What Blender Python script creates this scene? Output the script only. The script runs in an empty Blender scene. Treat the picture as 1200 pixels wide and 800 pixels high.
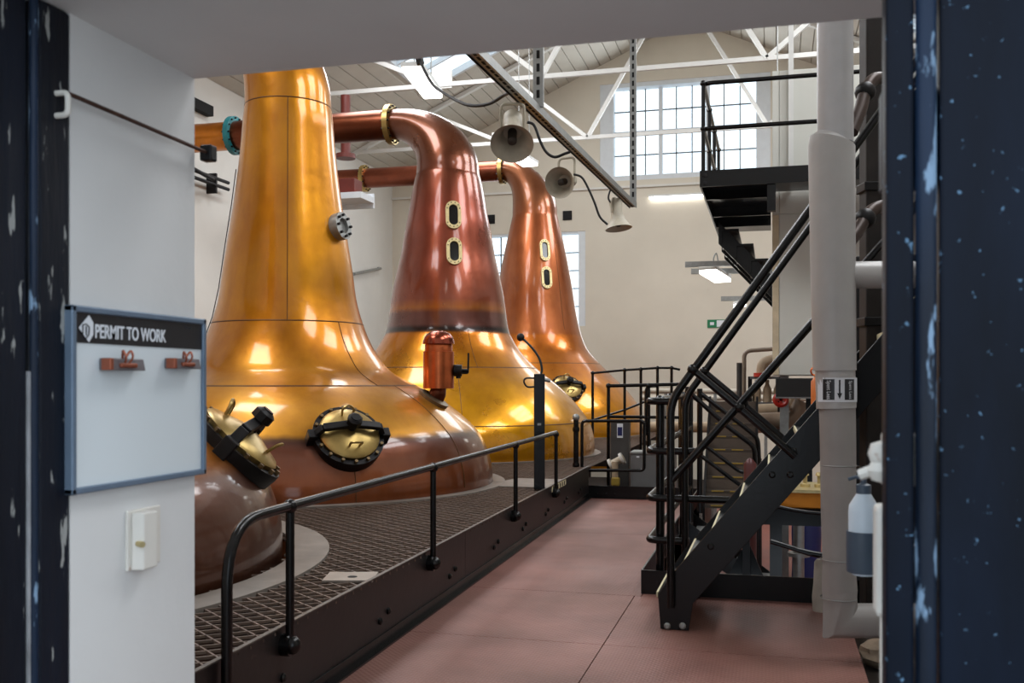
import bpy, math, random
from mathutils import Vector, Matrix
random.seed(7)
R = math.radians
# ------------------------------------------------------------------ camera, world, lights
SC = bpy.context.scene
COL = SC.collection
F, HV, ZC, YAW = 1150.0, 447.0, 1.6, R(14.85)      # focal length in pixels of the 1200x800 frame, horizon row
SN, CS = math.sin(YAW), math.cos(YAW)
cam = bpy.data.cameras.new('camera'); camo = bpy.data.objects.new('camera', cam); COL.objects.link(camo)
camo.location = (0, 0, ZC); camo.rotation_euler = (R(90), 0, YAW)
cam.sensor_width = 36; cam.lens = 36 * F / 1200; cam.shift_y = (HV - 400) / 1200
cam.clip_end = 200; cam.clip_start = 0.02
cam.dof.use_dof = True; cam.dof.focus_distance = 10.0; cam.dof.aperture_fstop = 6.3
SC.camera = camo
SC.view_settings.view_transform = 'Standard'; SC.view_settings.look = 'None'
SC.view_settings.gamma = 1; SC.view_settings.use_curve_mapping = False
SC.view_settings.exposure = -0.30
W = bpy.data.worlds.new('overcast_sky'); SC.world = W; W.use_nodes = True
bg = W.node_tree.nodes['Background']; bg.inputs[0].default_value = (0.80, 0.90, 1.0, 1); bg.inputs[1].default_value = 2.5

def area(name, loc, rot, sx, sy, power, color=(1, 1, 1)):
    l = bpy.data.lights.new(name, 'AREA'); l.shape = 'RECTANGLE'; l.size = sx; l.size_y = sy
    l.energy = power; l.color = color
    o = bpy.data.objects.new(name, l); COL.objects.link(o); o.location = loc; o.rotation_euler = rot
    return o
# room measures
XL, XR, RIDGE = -11.0, 6.4, -2.3
YB, YF0, YF1 = 27.5, 1.718, 2.168
EAVE, SLOPE = 7.7, 0.45
JX, LINT = -1.396, 2.357
DECK = 0.42
def roof(x): return EAVE + SLOPE * ((x - XL) if x <= RIDGE else (XR - x))
SKY = [(y, side) for side in (-1, 1) for y in (4.9, 10.0, 15.1, 20.2)]
ang = math.atan(SLOPE)
for (y, side) in SKY:                                # daylight through each roof light
    xm = RIDGE + side * 4.9
    area('roof_daylight', (xm, y + 1.5, roof(xm) - 0.12), (0, side * ang, 0), 2.4, 2.9, 300, (0.98, 0.985, 1.0))
area('window_daylight', (-2.3, YB - 0.25, 8.6), (R(-90), 0, 0), 3.9, 2.3, 160, (0.9, 0.96, 1.0))
area('window_daylight', (-5.4, YB - 0.25, 4.2), (R(-90), 0, 0), 2.6, 3.0, 90, (0.9, 0.96, 1.0))

# ------------------------------------------------------------------ pixel helpers
def ray(u, v):
    t = (u - 600) / F; k = (HV - v) / F
    return Vector((-SN + CS * t, CS + SN * t, k))
O = Vector((0, 0, ZC))
def pf(u, v, f): return O + ray(u, v) * f
def pz(u, v, z): r = ray(u, v); return O + r * ((z - ZC) / r.z)
def px(u, v, x): r = ray(u, v); return O + r * (x / r.x)
def py(u, v, y): r = ray(u, v); return O + r * (y / r.y)

# ------------------------------------------------------------------ materials
def lin(c): return tuple(((x / 255) / 12.92 if x / 255 <= 0.04045 else ((x / 255 + 0.055) / 1.055) ** 2.4) for x in c) + (1,)
MATS = {}
def node(nt, t, **kw):
    n = nt.nodes.new(t)
    for k, v in kw.items(): setattr(n, k, v)
    return n
def ramp(nt, src, stops, interp='LINEAR'):
    n = node(nt, 'ShaderNodeValToRGB'); e = n.color_ramp.elements; n.color_ramp.interpolation = interp
    while len(e) < len(stops): e.new(0.5)
    for i, (p, c) in enumerate(stops): e[i].position = p; e[i].color = c if len(c) == 4 else tuple(c) + (1,)
    nt.links.new(src, n.inputs[0]); return n.outputs[0]
def mixc(nt, f, a, b, mode='MIX'):
    n = node(nt, 'ShaderNodeMix', data_type='RGBA', blend_type=mode)
    for sock, val in ((n.inputs[0], f), (n.inputs[6], a), (n.inputs[7], b)):
        if hasattr(val, 'is_output'): nt.links.new(val, sock)
        else: sock.default_value = val
    return n.outputs[2]
def noise(nt, scale, detail=4, coord='Object', stretch=(1, 1, 1), rough=0.55):
    tc = node(nt, 'ShaderNodeTexCoord'); mp = node(nt, 'ShaderNodeMapping'); mp.inputs['Scale'].default_value = stretch
    nt.links.new(tc.outputs[coord], mp.inputs[0])
    n = node(nt, 'ShaderNodeTexNoise'); n.inputs['Scale'].default_value = scale; n.inputs['Detail'].default_value = detail
    n.inputs['Roughness'].default_value = rough
    nt.links.new(mp.outputs[0], n.inputs['Vector']); return n.outputs[0]
def newmat(name):
    m = bpy.data.materials.new(name); m.use_nodes = True; nt = m.node_tree
    return m, nt, nt.nodes['Principled BSDF']
def bump(nt, b, h, strength=0.2, dist=0.01):
    n = node(nt, 'ShaderNodeBump'); n.inputs['Strength'].default_value = strength; n.inputs['Distance'].default_value = dist
    nt.links.new(h, n.inputs['Height']); nt.links.new(n.outputs[0], b.inputs['Normal'])
def M(name, rgb, rough=0.5, metal=0.0, var=0.12, scale=6, bmp=0.0, bscale=None, stretch=(1, 1, 1), spots=None, spec=0.5, coat=0.0):
    """plain procedural surface: two-tone noise, optional worn spots, optional bump"""
    if name in MATS: return MATS[name]
    m, nt, b = newmat(name); c = lin(rgb)
    d = tuple(x * (1 - var) for x in c[:3]) + (1,); l = tuple(min(1, x * (1 + var)) for x in c[:3]) + (1,)
    n = noise(nt, scale, 5, stretch=stretch)
    out = ramp(nt, n, [(0.3, d), (0.7, l)])
    if spots:
        s = noise(nt, spots[1], 6, stretch=spots[3] if len(spots) > 3 else (1, 1, 1))
        out = mixc(nt, ramp(nt, s, [(spots[2], (0, 0, 0)), (spots[2] + 0.03, (1, 1, 1))]), out, lin(spots[0]))
    nt.links.new(out, b.inputs['Base Color'])
    b.inputs['Roughness'].default_value = rough; b.inputs['Metallic'].default_value = metal
    b.inputs['Specular IOR Level'].default_value = spec; b.inputs['Coat Weight'].default_value = coat
    b.inputs['Coat Roughness'].default_value = 0.08
    if bmp: bump(nt, b, noise(nt, bscale or scale * 4, 4, stretch=stretch), bmp)
    MATS[name] = m; return m
def emit(name, rgb, s):
    if name in MATS: return MATS[name]
    m, nt, b = newmat(name); b.inputs['Base Color'].default_value = lin(rgb)
    b.inputs['Emission Color'].default_value = lin(rgb); b.inputs['Emission Strength'].default_value = s
    MATS[name] = m; return m
def glass():
    if 'glass' in MATS: return MATS['glass']
    m, nt, b = newmat('window_glass'); out = nt.nodes['Material Output']
    t = node(nt, 'ShaderNodeBsdfTransparent'); t.inputs[0].default_value = (0.95, 0.97, 0.97, 1)
    g = node(nt, 'ShaderNodeBsdfGlossy'); g.inputs['Roughness'].default_value = 0.05
    mx = node(nt, 'ShaderNodeMixShader'); mx.inputs[0].default_value = 0.06
    nt.links.new(t.outputs[0], mx.inputs[1]); nt.links.new(g.outputs[0], mx.inputs[2]); nt.links.new(mx.outputs[0], out.inputs[0])
    MATS['glass'] = m; return m
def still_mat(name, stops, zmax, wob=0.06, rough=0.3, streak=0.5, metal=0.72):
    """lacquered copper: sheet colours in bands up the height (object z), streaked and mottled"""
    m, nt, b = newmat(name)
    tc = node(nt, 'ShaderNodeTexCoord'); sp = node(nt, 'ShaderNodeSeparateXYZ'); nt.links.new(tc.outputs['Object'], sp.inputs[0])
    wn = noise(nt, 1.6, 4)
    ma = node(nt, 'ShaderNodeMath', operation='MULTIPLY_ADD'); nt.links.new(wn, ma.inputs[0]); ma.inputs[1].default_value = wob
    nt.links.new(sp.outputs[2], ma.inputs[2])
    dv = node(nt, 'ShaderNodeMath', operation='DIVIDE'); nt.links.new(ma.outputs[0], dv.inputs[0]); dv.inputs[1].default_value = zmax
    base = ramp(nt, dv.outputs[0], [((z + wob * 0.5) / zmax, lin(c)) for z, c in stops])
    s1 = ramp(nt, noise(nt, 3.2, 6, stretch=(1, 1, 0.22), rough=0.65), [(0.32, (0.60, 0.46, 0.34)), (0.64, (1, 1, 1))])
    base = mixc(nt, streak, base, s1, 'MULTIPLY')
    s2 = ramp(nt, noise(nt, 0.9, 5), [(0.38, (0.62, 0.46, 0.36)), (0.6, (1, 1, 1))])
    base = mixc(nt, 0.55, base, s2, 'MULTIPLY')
    nt.links.new(base, b.inputs['Base Color'])
    b.inputs['Metallic'].default_value = metal
    rr = ramp(nt, noise(nt, 2.0, 5), [(0.3, (rough,) * 3), (0.75, (rough + 0.16,) * 3)])
    nt.links.new(rr, b.inputs['Roughness'])
    b.inputs['Coat Weight'].default_value = 0.7; b.inputs['Coat Roughness'].default_value = 0.10
    bump(nt, b, noise(nt, 2.6, 4), 0.16, 0.05)
    return m

white_paint = M('white_limewash', (206, 206, 204), 0.75, var=0.05, scale=2.2, bmp=0.35, bscale=9)
jamb_paint = M('white_jamb_paint', (214, 214, 213), 0.55, var=0.03, scale=3, bmp=0.3, bscale=7, spots=((176, 170, 162), 5.0, 0.78))
cream_wall = M('cream_plaster', (212, 205, 190), 0.85, var=0.05, scale=0.7, bmp=0.25, bscale=3, spots=((168, 160, 146), 0.8, 0.70))
white_wall = M('white_plaster', (216, 214, 208), 0.85, var=0.05, scale=0.8, bmp=0.25, bscale=3, spots=((160, 152, 138), 0.9, 0.72))
board_white = M('painted_roof_boards', (190, 185, 174), 0.7, var=0.07, scale=1.5)
truss_white = M('white_steel', (214, 214, 210), 0.5, var=0.05, scale=4, spots=((150, 120, 95), 4, 0.74))
black_steel = M('black_paint_steel', (6, 6, 7), 0.27, var=0.25, scale=8, bmp=0.05, bscale=30, spec=0.35)
kerb_steel = M('black_kerb_steel', (15, 12, 12), 0.42, var=0.3, scale=4, bmp=0.1, bscale=20, spots=((46, 40, 36), 9, 0.70))
navy = M('navy_door_paint', (9, 18, 32), 0.5, var=0.7, scale=4, bmp=0.35, bscale=14, stretch=(1, 1, 0.25), spots=((92, 124, 152), 55, 0.655), spec=0.13)
navy_worn = M('navy_worn_paint', (9, 16, 28), 0.55, var=0.6, scale=5, bmp=0.6, bscale=24, stretch=(1, 1, 0.12), spots=((146, 148, 146), 16, 0.63, (2.5, 2.5, 0.5)), spec=0.25)
navy_edge = M('navy_scuffed_edge', (17, 33, 54), 0.5, var=0.7, scale=6, bmp=0.4, bscale=30, stretch=(1, 1, 0.15), spots=((120, 146, 172), 22, 0.58, (1, 1, 0.3)), spec=0.25)
red_plate = M('red_oxide_plate', (146, 104, 98), 0.55, var=0.12, scale=1.6, bmp=0.0, spots=((122, 92, 80), 1.3, 0.60))
grey_ring = M('grey_collar_plate', (116, 108, 100), 0.55, var=0.2, scale=5, bmp=0.1)
mesh_steel = M('brown_mesh_steel', (108, 90, 78), 0.5, var=0.25, scale=6)
pit_mat = M('dark_pit', (40, 29, 24), 0.9, var=0.3, scale=2)
lower_red = M('red_lower_floor', (112, 54, 40), 0.6, var=0.15, scale=2)
iron = M('dark_iron', (30, 29, 30), 0.45, 0.6, var=0.3, scale=12)
brass = M('old_brass', (176, 150, 92), 0.33, 0.85, var=0.2, scale=5)
brass_pale = M('pale_brass', (205, 188, 140), 0.4, 0.7, var=0.15, scale=14)
copper = M('copper_sheet', (196, 104, 62), 0.28, 0.95, var=0.18, scale=7)
copper_dk = M('brown_copper', (110, 62, 44), 0.35, 0.9, var=0.2, scale=6)
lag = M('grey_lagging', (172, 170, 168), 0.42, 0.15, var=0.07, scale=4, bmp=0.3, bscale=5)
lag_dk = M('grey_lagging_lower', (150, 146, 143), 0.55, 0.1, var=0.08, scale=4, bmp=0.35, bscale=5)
beige_pipe = M('beige_lagging', (168, 148, 122), 0.6, var=0.15, scale=5)
horn_mat = M('beige_horn', (176, 168, 150), 0.55, var=0.16, scale=10)
galv = M('galvanised_strut', (150, 152, 150), 0.4, 0.6, var=0.12, scale=14)
dark_gap = M('black_void', (12, 12, 13), 0.9, var=0.1)
rubber = M('black_rubber', (16, 16, 17), 0.6, var=0.1)
teal = M('teal_paint', (32, 112, 118), 0.5, var=0.15, scale=9)
oxide = M('oxide_red_paint', (98, 36, 28), 0.45, var=0.15, scale=5)
red = M('red_paint', (176, 40, 28), 0.4, var=0.1)
steel_grey = M('grey_cabinet', (104, 104, 104), 0.45, var=0.08)
white_plastic = M('white_plastic', (214, 226, 236), 0.4, var=0.03)
slate_blue = M('slate_holder', (70, 82, 96), 0.45, var=0.08)
board_face = M('whiteboard_face', (212, 220, 224), 0.25, var=0.015, scale=2)
board_frame = M('grey_blue_frame', (104, 122, 142), 0.4, 0.3, var=0.08, scale=8)
board_head = M('black_header', (24, 24, 29), 0.35, var=0.08)
letter = M('white_letters', (218, 222, 228), 0.5, var=0.02)
clip_cu = M('coppery_clip', (150, 84, 62), 0.35, 0.6, var=0.2, scale=40)
clip_gr = M('grey_clip', (106, 100, 104), 0.4, 0.4, var=0.2, scale=60)
yellow = M('yellow_paint', (150, 124, 44), 0.6, var=0.15, scale=20)
cream_edge = M('cream_nosing', (206, 196, 160), 0.6, var=0.1, scale=20)
green = M('exit_green', (12, 118, 74), 0.4, var=0.05)
lamp_on = emit('lit_tube', (255, 252, 244), 7.0)
lamp_body = M('lamp_white', (220, 222, 220), 0.4, var=0.03)
amber_pan = M('amber_varnish', (196, 120, 30), 0.3, 0.4, var=0.12, scale=5)
rust_white = M('white_rusty', (214, 210, 202), 0.5, var=0.05, scale=6, spots=((150, 92, 48), 9, 0.66))
stone = M('pale_rubble', (150, 132, 112), 0.9, var=0.3, scale=6, bmp=0.5)
paving = M('grey_paving', (128, 126, 122), 0.9, var=0.15, scale=2, bmp=0.3)
clad = M('white_cladding', (206, 206, 198), 0.5, var=0.03, scale=1)
seam_mat = M('dark_seam', (96, 62, 30), 0.5, 0.6, var=0.2, scale=8)
blue_mat = M('blue_plastic', (22, 30, 84), 0.4)
frame_grey = M('window_bar', (92, 98, 102), 0.6)
frame_white = M('window_frame_white', (214, 220, 224), 0.6, var=0.04)

# ------------------------------------------------------------------ mesh builder
ROOT = {}
class MB:
    def __init__(s): s.v = []; s.f = []
    def add(s, vs, fs):
        b = len(s.v); s.v += [Vector(p) for p in vs]; s.f += [tuple(i + b for i in f) for f in fs]; return s
    def hexa(s, p):                                     # eight corners: bottom loop then top loop
        return s.add(p, [(3, 2, 1, 0), (4, 5, 6, 7), (0, 1, 5, 4), (1, 2, 6, 5), (2, 3, 7, 6), (3, 0, 4, 7)])
    def box(s, a, b):
        x0, y0, z0 = (min(a[i], b[i]) for i in range(3)); x1, y1, z1 = (max(a[i], b[i]) for i in range(3))
        return s.hexa([(x0, y0, z0), (x1, y0, z0), (x1, y1, z0), (x0, y1, z0), (x0, y0, z1), (x1, y0, z1), (x1, y1, z1), (x0, y1, z1)])
    def obox(s, c, ax, ay, az, sx, sy, sz):             # oriented box, half sizes
        c = Vector(c); X, Y, Z = Vector(ax) * sx, Vector(ay) * sy, Vector(az) * sz
        return s.hexa([c - X - Y - Z, c + X - Y - Z, c + X + Y - Z, c - X + Y - Z, c - X - Y + Z, c + X - Y + Z, c + X + Y + Z, c - X + Y + Z])
    def beam(s, a, b, w, h, up=(0, 0, 1)):              # rectangular bar from a to b
        a, b = Vector(a), Vector(b); d = (b - a); L = d.length; d.normalize()
        up = Vector(up)
        if abs(d.dot(up)) > 0.98: up = Vector((1, 0, 0))
        x = d.cross(up).normalized(); z = x.cross(d).normalized()
        return s.obox((a + b) / 2, x, d, z, w / 2, L / 2, h / 2)
    def sweep(s, pts, rad, seg=12, cap=True):
        pts = [Vector(p) for p in pts]; n = len(pts)
        if not hasattr(rad, '__len__'): rad = [rad] * n
        T = []
        for i in range(n):
            d = (pts[min(i + 1, n - 1)] - pts[max(i - 1, 0)])
            T.append(d.normalized())
        up = Vector((0, 0, 1)) if abs(T[0].z) < 0.9 else Vector((0, 1, 0))
        x = T[0].cross(up).normalized(); vs = []; fs = []
        for i in range(n):
            x = (x - T[i] * x.dot(T[i])).normalized(); y = T[i].cross(x)
            ax_, m_ = None, 0
            if 0 < i < n - 1:
                di, do = (pts[i] - pts[i - 1]).normalized(), (pts[i + 1] - pts[i]).normalized(); h = T[i].dot(di)
                if (do - di).length > .05: T[i] = (di + do).normalized(); h = max(.3, T[i].dot(di)); ax_ = (do - di).normalized(); m_ = 1 / h - 1; x = (x - T[i] * x.dot(T[i])).normalized(); y = T[i].cross(x)
            for k in range(seg):
                a = 2 * math.pi * k / seg; w = (x * math.cos(a) + y * math.sin(a)) * rad[i]
                if ax_ is not None: w = w + ax_ * (w.dot(ax_) * m_)
                vs.append(pts[i] + w)
        for i in range(n - 1):
            for k in range(seg):
                k2 = (k + 1) % seg
                fs.append((i * seg + k, i * seg + k2, (i + 1) * seg + k2, (i + 1) * seg + k))
        if cap: fs.append(tuple(range(seg - 1, -1, -1))); fs.append(tuple((n - 1) * seg + k for k in range(seg)))
        return s.add(vs, fs)
    def cyl(s, a, b, r, seg=12, r2=None): return s.sweep([a, b], [r, r if r2 is None else r2], seg)
    def lathe(s, c, prof, seg=48, ax=None):             # prof (r,h) about axis ax through c
        c = Vector(c); z = Vector(ax or (0, 0, 1)).normalized()
        x = z.orthogonal().normalized() if ax else Vector((1, 0, 0)); y = z.cross(x)
        vs = []; fs = []
        for r, h in prof:
            for k in range(seg):
                a = 2 * math.pi * k / seg; vs.append(c + z * h + (x * math.cos(a) + y * math.sin(a)) * r)
        for i in range(len(prof) - 1):
            for k in range(seg):
                k2 = (k + 1) % seg; fs.append((i * seg + k, i * seg + k2, (i + 1) * seg + k2, (i + 1) * seg + k))
        return s.add(vs, fs)
    def ball(s, c, r, seg=10):
        return s.lathe(c, [(r * math.sin(math.pi * i / 6) + 1e-4, -r * math.cos(math.pi * i / 6)) for i in range(7)], seg)
    def prism(s, loop, d):                              # planar loop extruded by vector d
        loop = [Vector(p) for p in loop]; n = len(loop); d = Vector(d)
        return s.add(loop + [p + d for p in loop], [tuple(range(n - 1, -1, -1)), tuple(range(n, 2 * n))] + [(i, (i + 1) % n, (i + 1) % n + n, i + n) for i in range(n)])
    def mesh(s, name, off=Vector()):
        me = bpy.data.meshes.new(name); me.from_pydata([tuple(v - off) for v in s.v], [], s.f); me.validate(); return me
    def build(s, name, mat, parent=None, smooth=True, bevel=0, label=None):
        root = parent
        while root is not None and root.parent is not None: root = root.parent
        off = Vector(root.location) if root is not None else Vector()
        me = s.mesh(name, off); me.materials.append(mat)
        if smooth:
            me.polygons.foreach_set('use_smooth', [True] * len(me.polygons)); me.set_sharp_from_angle(angle=R(38))
        o = bpy.data.objects.new(name, me); COL.objects.link(o)
        if parent is not None: o.parent = parent
        if bevel:
            b = o.modifiers.new('bevel', 'BEVEL'); b.width = bevel; b.segments = 2; b.limit_method = 'ANGLE'; b.angle_limit = R(40)
        if label: o['label'] = label
        return o
def tag(o, label, cat, group=None):
    o['label'] = label; o['category'] = cat
    if group: o['group'] = group
    return o
def thing(name, loc, label, cat, group=None):
    o = bpy.data.objects.new(name, None); COL.objects.link(o); o.location = loc; o.empty_display_size = 0.1
    return tag(o, label, cat, group)
def struct(o): o['kind'] = 'structure'; return o
def recenter(o):
    """put a one-mesh thing's origin at the middle of its base"""
    me = o.data; xs = [v.co for v in me.vertices]
    c = Vector((sum(p.x for p in xs) / len(xs), sum(p.y for p in xs) / len(xs), min(p.z for p in xs)))
    me.transform(Matrix.Translation(-c)); o.location = c; return o
def arc(p0, p1, p2, r, n=6):
    """points of a rounded corner at p1"""
    p0, p1, p2 = Vector(p0), Vector(p1), Vector(p2); a = (p0 - p1).normalized(); b = (p2 - p1).normalized()
    out = []
    for i in range(n + 1):
        t = i / n; A = p1 + a * r; B = p1 + b * r
        out.append(A * (1 - t) ** 2 + p1 * 2 * t * (1 - t) + B * t * t)
    return out
def bent(pts, r=0.08, n=5):
    pts = [Vector(p) for p in pts]; out = [pts[0]]
    for i in range(1, len(pts) - 1): out += arc(pts[i - 1], pts[i], pts[i + 1], r, n)
    return out + [pts[-1]]
def curve_pts(pts, n=24):
    """smooth open curve through points (Catmull-Rom)"""
    p = [Vector(q) for q in pts]; p = [p[0] * 2 - p[1]] + p + [p[-1] * 2 - p[-2]]; out = []
    m = max(2, n // (len(p) - 3))
    for i in range(1, len(p) - 2):
        for k in range(m):
            t = k / m; a, b, c, d = p[i - 1], p[i], p[i + 1], p[i + 2]
            out.append(0.5 * ((2 * b) + (c - a) * t + (2 * a - 5 * b + 4 * c - d) * t * t + (3 * b - a - 3 * c + d) * t ** 3))
    return out + [p[-2]]
def text_mesh(s, size, mat, parent, origin, xdir, ydir, name='lettering', depth=0.001, sx=1.0, bold=0.0):
    """flat lettering laid on a surface: baseline start at origin, xdir along the text, ydir up"""
    cu = bpy.data.curves.new('t', 'FONT'); cu.body = s; cu.size = size; cu.extrude = depth; cu.offset = bold * size
    to = bpy.data.objects.new('t', cu); COL.objects.link(to)
    dg = bpy.context.evaluated_depsgraph_get(); me = bpy.data.meshes.new_from_object(to.evaluated_get(dg))
    bpy.data.objects.remove(to); bpy.data.curves.remove(cu)
    X, Y = Vector(xdir).normalized(), Vector(ydir).normalized(); Z = X.cross(Y); off = Vector()
    root = parent
    while root is not None and root.parent is not None: root = root.parent
    if root is not None: off = Vector(root.location)
    for v in me.vertices: v.co = Vector(origin) - off + X * v.co.x * sx + Y * v.co.y + Z * v.co.z
    me.name = name; me.materials.clear(); me.materials.append(mat)
    o = bpy.data.objects.new(name, me); COL.objects.link(o); o.parent = parent; return o

# ================================================================== THE SHELL
K0, K1 = pz(390, 798, 0), pz(690, 583, 0)               # foot of the left kerb on the walkway
KD = (K1 - K0).normalized()
def kerb_x(y): return K0.x + KD.x / KD.y * (y - K0.y)
CXR, CYN, CYF = -0.945, 7.42, K1.y                       # opening in the floor on the right: its corner
FRX = 0.50
# --- walkway floor: plates with open joints on a dark bed
fl = MB()
fl.hexa([(kerb_x(1.7) - .1, 1.7, -.35), (FRX, 1.7, -.35), (FRX, CYN, -.35), (kerb_x(CYN) - .1, CYN, -.35),
         (kerb_x(1.7) - .1, 1.7, -.014), (FRX, 1.7, -.014), (FRX, CYN, -.014), (kerb_x(CYN) - .1, CYN, -.014)])
fl.hexa([(kerb_x(CYN) - .1, CYN, -.35), (CXR, CYN, -.35), (CXR, CYF, -.35), (kerb_x(CYF) - .1, CYF, -.35),
         (kerb_x(CYN) - .1, CYN, -.014), (CXR, CYN, -.014), (CXR, CYF, -.014), (kerb_x(CYF) - .1, CYF, -.014)])
floor = struct(fl.build('floor', M('plate_joint', (44, 34, 30), 0.8), smooth=False))
ya = pz(548, 687, 0).y; yb = pz(640, 622, 0).y; yc = pz(560, 745, 0).y; ya2 = pz(707, 755, 0)
rows = [1.72, yc, ya, yb, CYF]
mid = ya2.x
G = 0.0035
def plate(x0, x1, x2, x3, y0, y1):                      # x0,x1 at y0; x3,x2 at y1
    MB().hexa([(x0 + G, y0 + G, -.012), (x1 - G, y0 + G, -.012), (x2 - G, y1 - G, -.012), (x3 + G, y1 - G, -.012),
               (x0 + G, y0 + G, 0), (x1 - G, y0 + G, 0), (x2 - G, y1 - G, 0), (x3 + G, y1 - G, 0)]).build('floor_plate', plate_mat, floor, False)
def tread_plate():
    m, nt, b = newmat('red_tread_plate')
    n1 = noise(nt, 1.4, 5); n2 = noise(nt, 0.55, 4)
    c = ramp(nt, n1, [(0.3, lin((112, 72, 63))), (0.7, lin((146, 101, 91)))])
    c = mixc(nt, ramp(nt, n2, [(0.45, (0, 0, 0)), (0.7, (0.7, 0.7, 0.7))]), c, lin((98, 72, 60)))
    s = noise(nt, 7, 6)
    c = mixc(nt, ramp(nt, s, [(0.735, (0, 0, 0)), (0.76, (0.6, 0.6, 0.6))]), c, lin((92, 62, 52)))
    nt.links.new(c, b.inputs['Base Color'])
    tc = node(nt, 'ShaderNodeTexCoord'); ck = node(nt, 'ShaderNodeTexWave'); ck.wave_type = 'BANDS'; ck.bands_direction = 'DIAGONAL'
    ck.inputs['Scale'].default_value = 16; nt.links.new(tc.outputs['Object'], ck.inputs[0])
    mp = node(nt, 'ShaderNodeMapping'); mp.inputs['Scale'].default_value = (1, -1, 1); nt.links.new(tc.outputs['Object'], mp.inputs[0])
    c2 = node(nt, 'ShaderNodeTexWave'); c2.bands_direction = 'DIAGONAL'; c2.inputs['Scale'].default_value = 16; nt.links.new(mp.outputs[0], c2.inputs[0])
    mu = node(nt, 'ShaderNodeMath', operation='MULTIPLY'); nt.links.new(ck.outputs['Fac'], mu.inputs[0]); nt.links.new(c2.outputs['Fac'], mu.inputs[1])
    bump(nt, b, mu.outputs[0], 0.6, 0.005)
    rr = ramp(nt, n2, [(0.3, (0.42,) * 3), (0.7, (0.62,) * 3)]); nt.links.new(rr, b.inputs['Roughness'])
    return m
plate_mat = tread_plate()
for i in range(4):
    y0, y1 = rows[i], rows[i + 1]
    xa, xb = kerb_x(y0) + .0, kerb_x(y1) + .0
    if y1 <= CYN + 1e-6 and i < 2:
        plate(xa, mid, mid, xb, y0, y1); plate(mid, FRX, FRX, mid, y0, y1)
    elif i == 2:
        if y0 < CYN:
            plate(xa, CXR, CXR, xb, y0, y1)
            plate(CXR, FRX, FRX, CXR, y0, CYN)
    else: plate(xa, CXR, CXR, xb, y0, y1)
# --- ground outside, lower floors
struct(MB().box((-9, -7, -.3), (9, 1.7, -.01)).build('ground', paving, smooth=False))
lowf = struct(MB().box((CXR - .2, CYN, -1.25), (XR, YB, -1.1)).build('floor_lower', lower_red, smooth=False))
struct(MB().box((XL, YF1, -1.25), (CXR - .2, YB, -1.1)).build('floor_pit', pit_mat, smooth=False))
struct(MB().box((FRX + .02, YF1, -.6), (XR, CYN, -.1)).build('floor_side', M('dark_concrete', (70, 62, 56), 0.9, var=0.25, scale=3, bmp=0.3), smooth=False))
# --- walls
struct(MB().box((XL - .4, YF0, -1.3), (XL, YB + .5, EAVE + .05)).build('wall_left', white_wall, smooth=False))
struct(MB().box((XR, YF0, -1.3), (XR + .4, YB + .5, EAVE + .05)).build('wall_right', white_wall, smooth=False))
wf = MB()
wf.box((XL, YF0, -1.3), (JX, YF1, LINT)); wf.box((1.74, YF0, -1.3), (XR, YF1, LINT))
for xa, xb in ((XL, RIDGE), (RIDGE, XR)):
    wf.hexa([(xa, 1.42, LINT), (xb, 1.42, LINT), (xb, YF1, LINT), (xa, YF1, LINT),
             (xa, 1.42, roof(xa)), (xb, 1.42, roof(xb)), (xb, YF1, roof(xb)), (xa, YF1, roof(xa))])
struct(wf.build('wall_front', jamb_paint, smooth=False))
# back wall with its window openings
W1 = dict(x0=py(703, 150, YB).x, x1=py(903, 150, YB).x, z0=py(800, 208, YB).z, z1=py(800, 92, YB).z)
W2 = dict(x0=py(560, 300, YB).x, x1=py(686, 300, YB).x, z0=py(672, 382, YB).z, z1=py(672, 271, YB).z)
xs = sorted([XL, W2['x0'], W2['x1'], W1['x0'], RIDGE, W1['x1'], XR])
wb = MB()
for xa, xb in zip(xs, xs[1:]):
    zs = [-1.3]; m_ = (xa + xb) / 2; cuts = []
    for w in (W2, W1):
        if w['x0'] < m_ < w['x1']: cuts.append((w['z0'], w['z1']))
    segs = []; z = -1.3
    for c0, c1 in cuts: segs.append((z, c0)); z = c1
    for z0, z1 in segs: wb.box((xa, YB, z0), (xb, YB + .5, z1))
    wb.hexa([(xa, YB, z), (xb, YB, z), (xb, YB + .5, z), (xa, YB + .5, z), (xa, YB, roof(xa)), (xb, YB, roof(xb)), (xb, YB + .5, roof(xb)), (xa, YB + .5, roof(xa))])
wall_back = struct(wb.build('wall_back', cream_wall, smooth=False))
zl = py(620, 224, YB).z
struct(MB().box((XL, YB - .07, zl - .06), (W1['x1'] + .5, YB, zl)).build('trim_1', white_wall, smooth=False))
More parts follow.
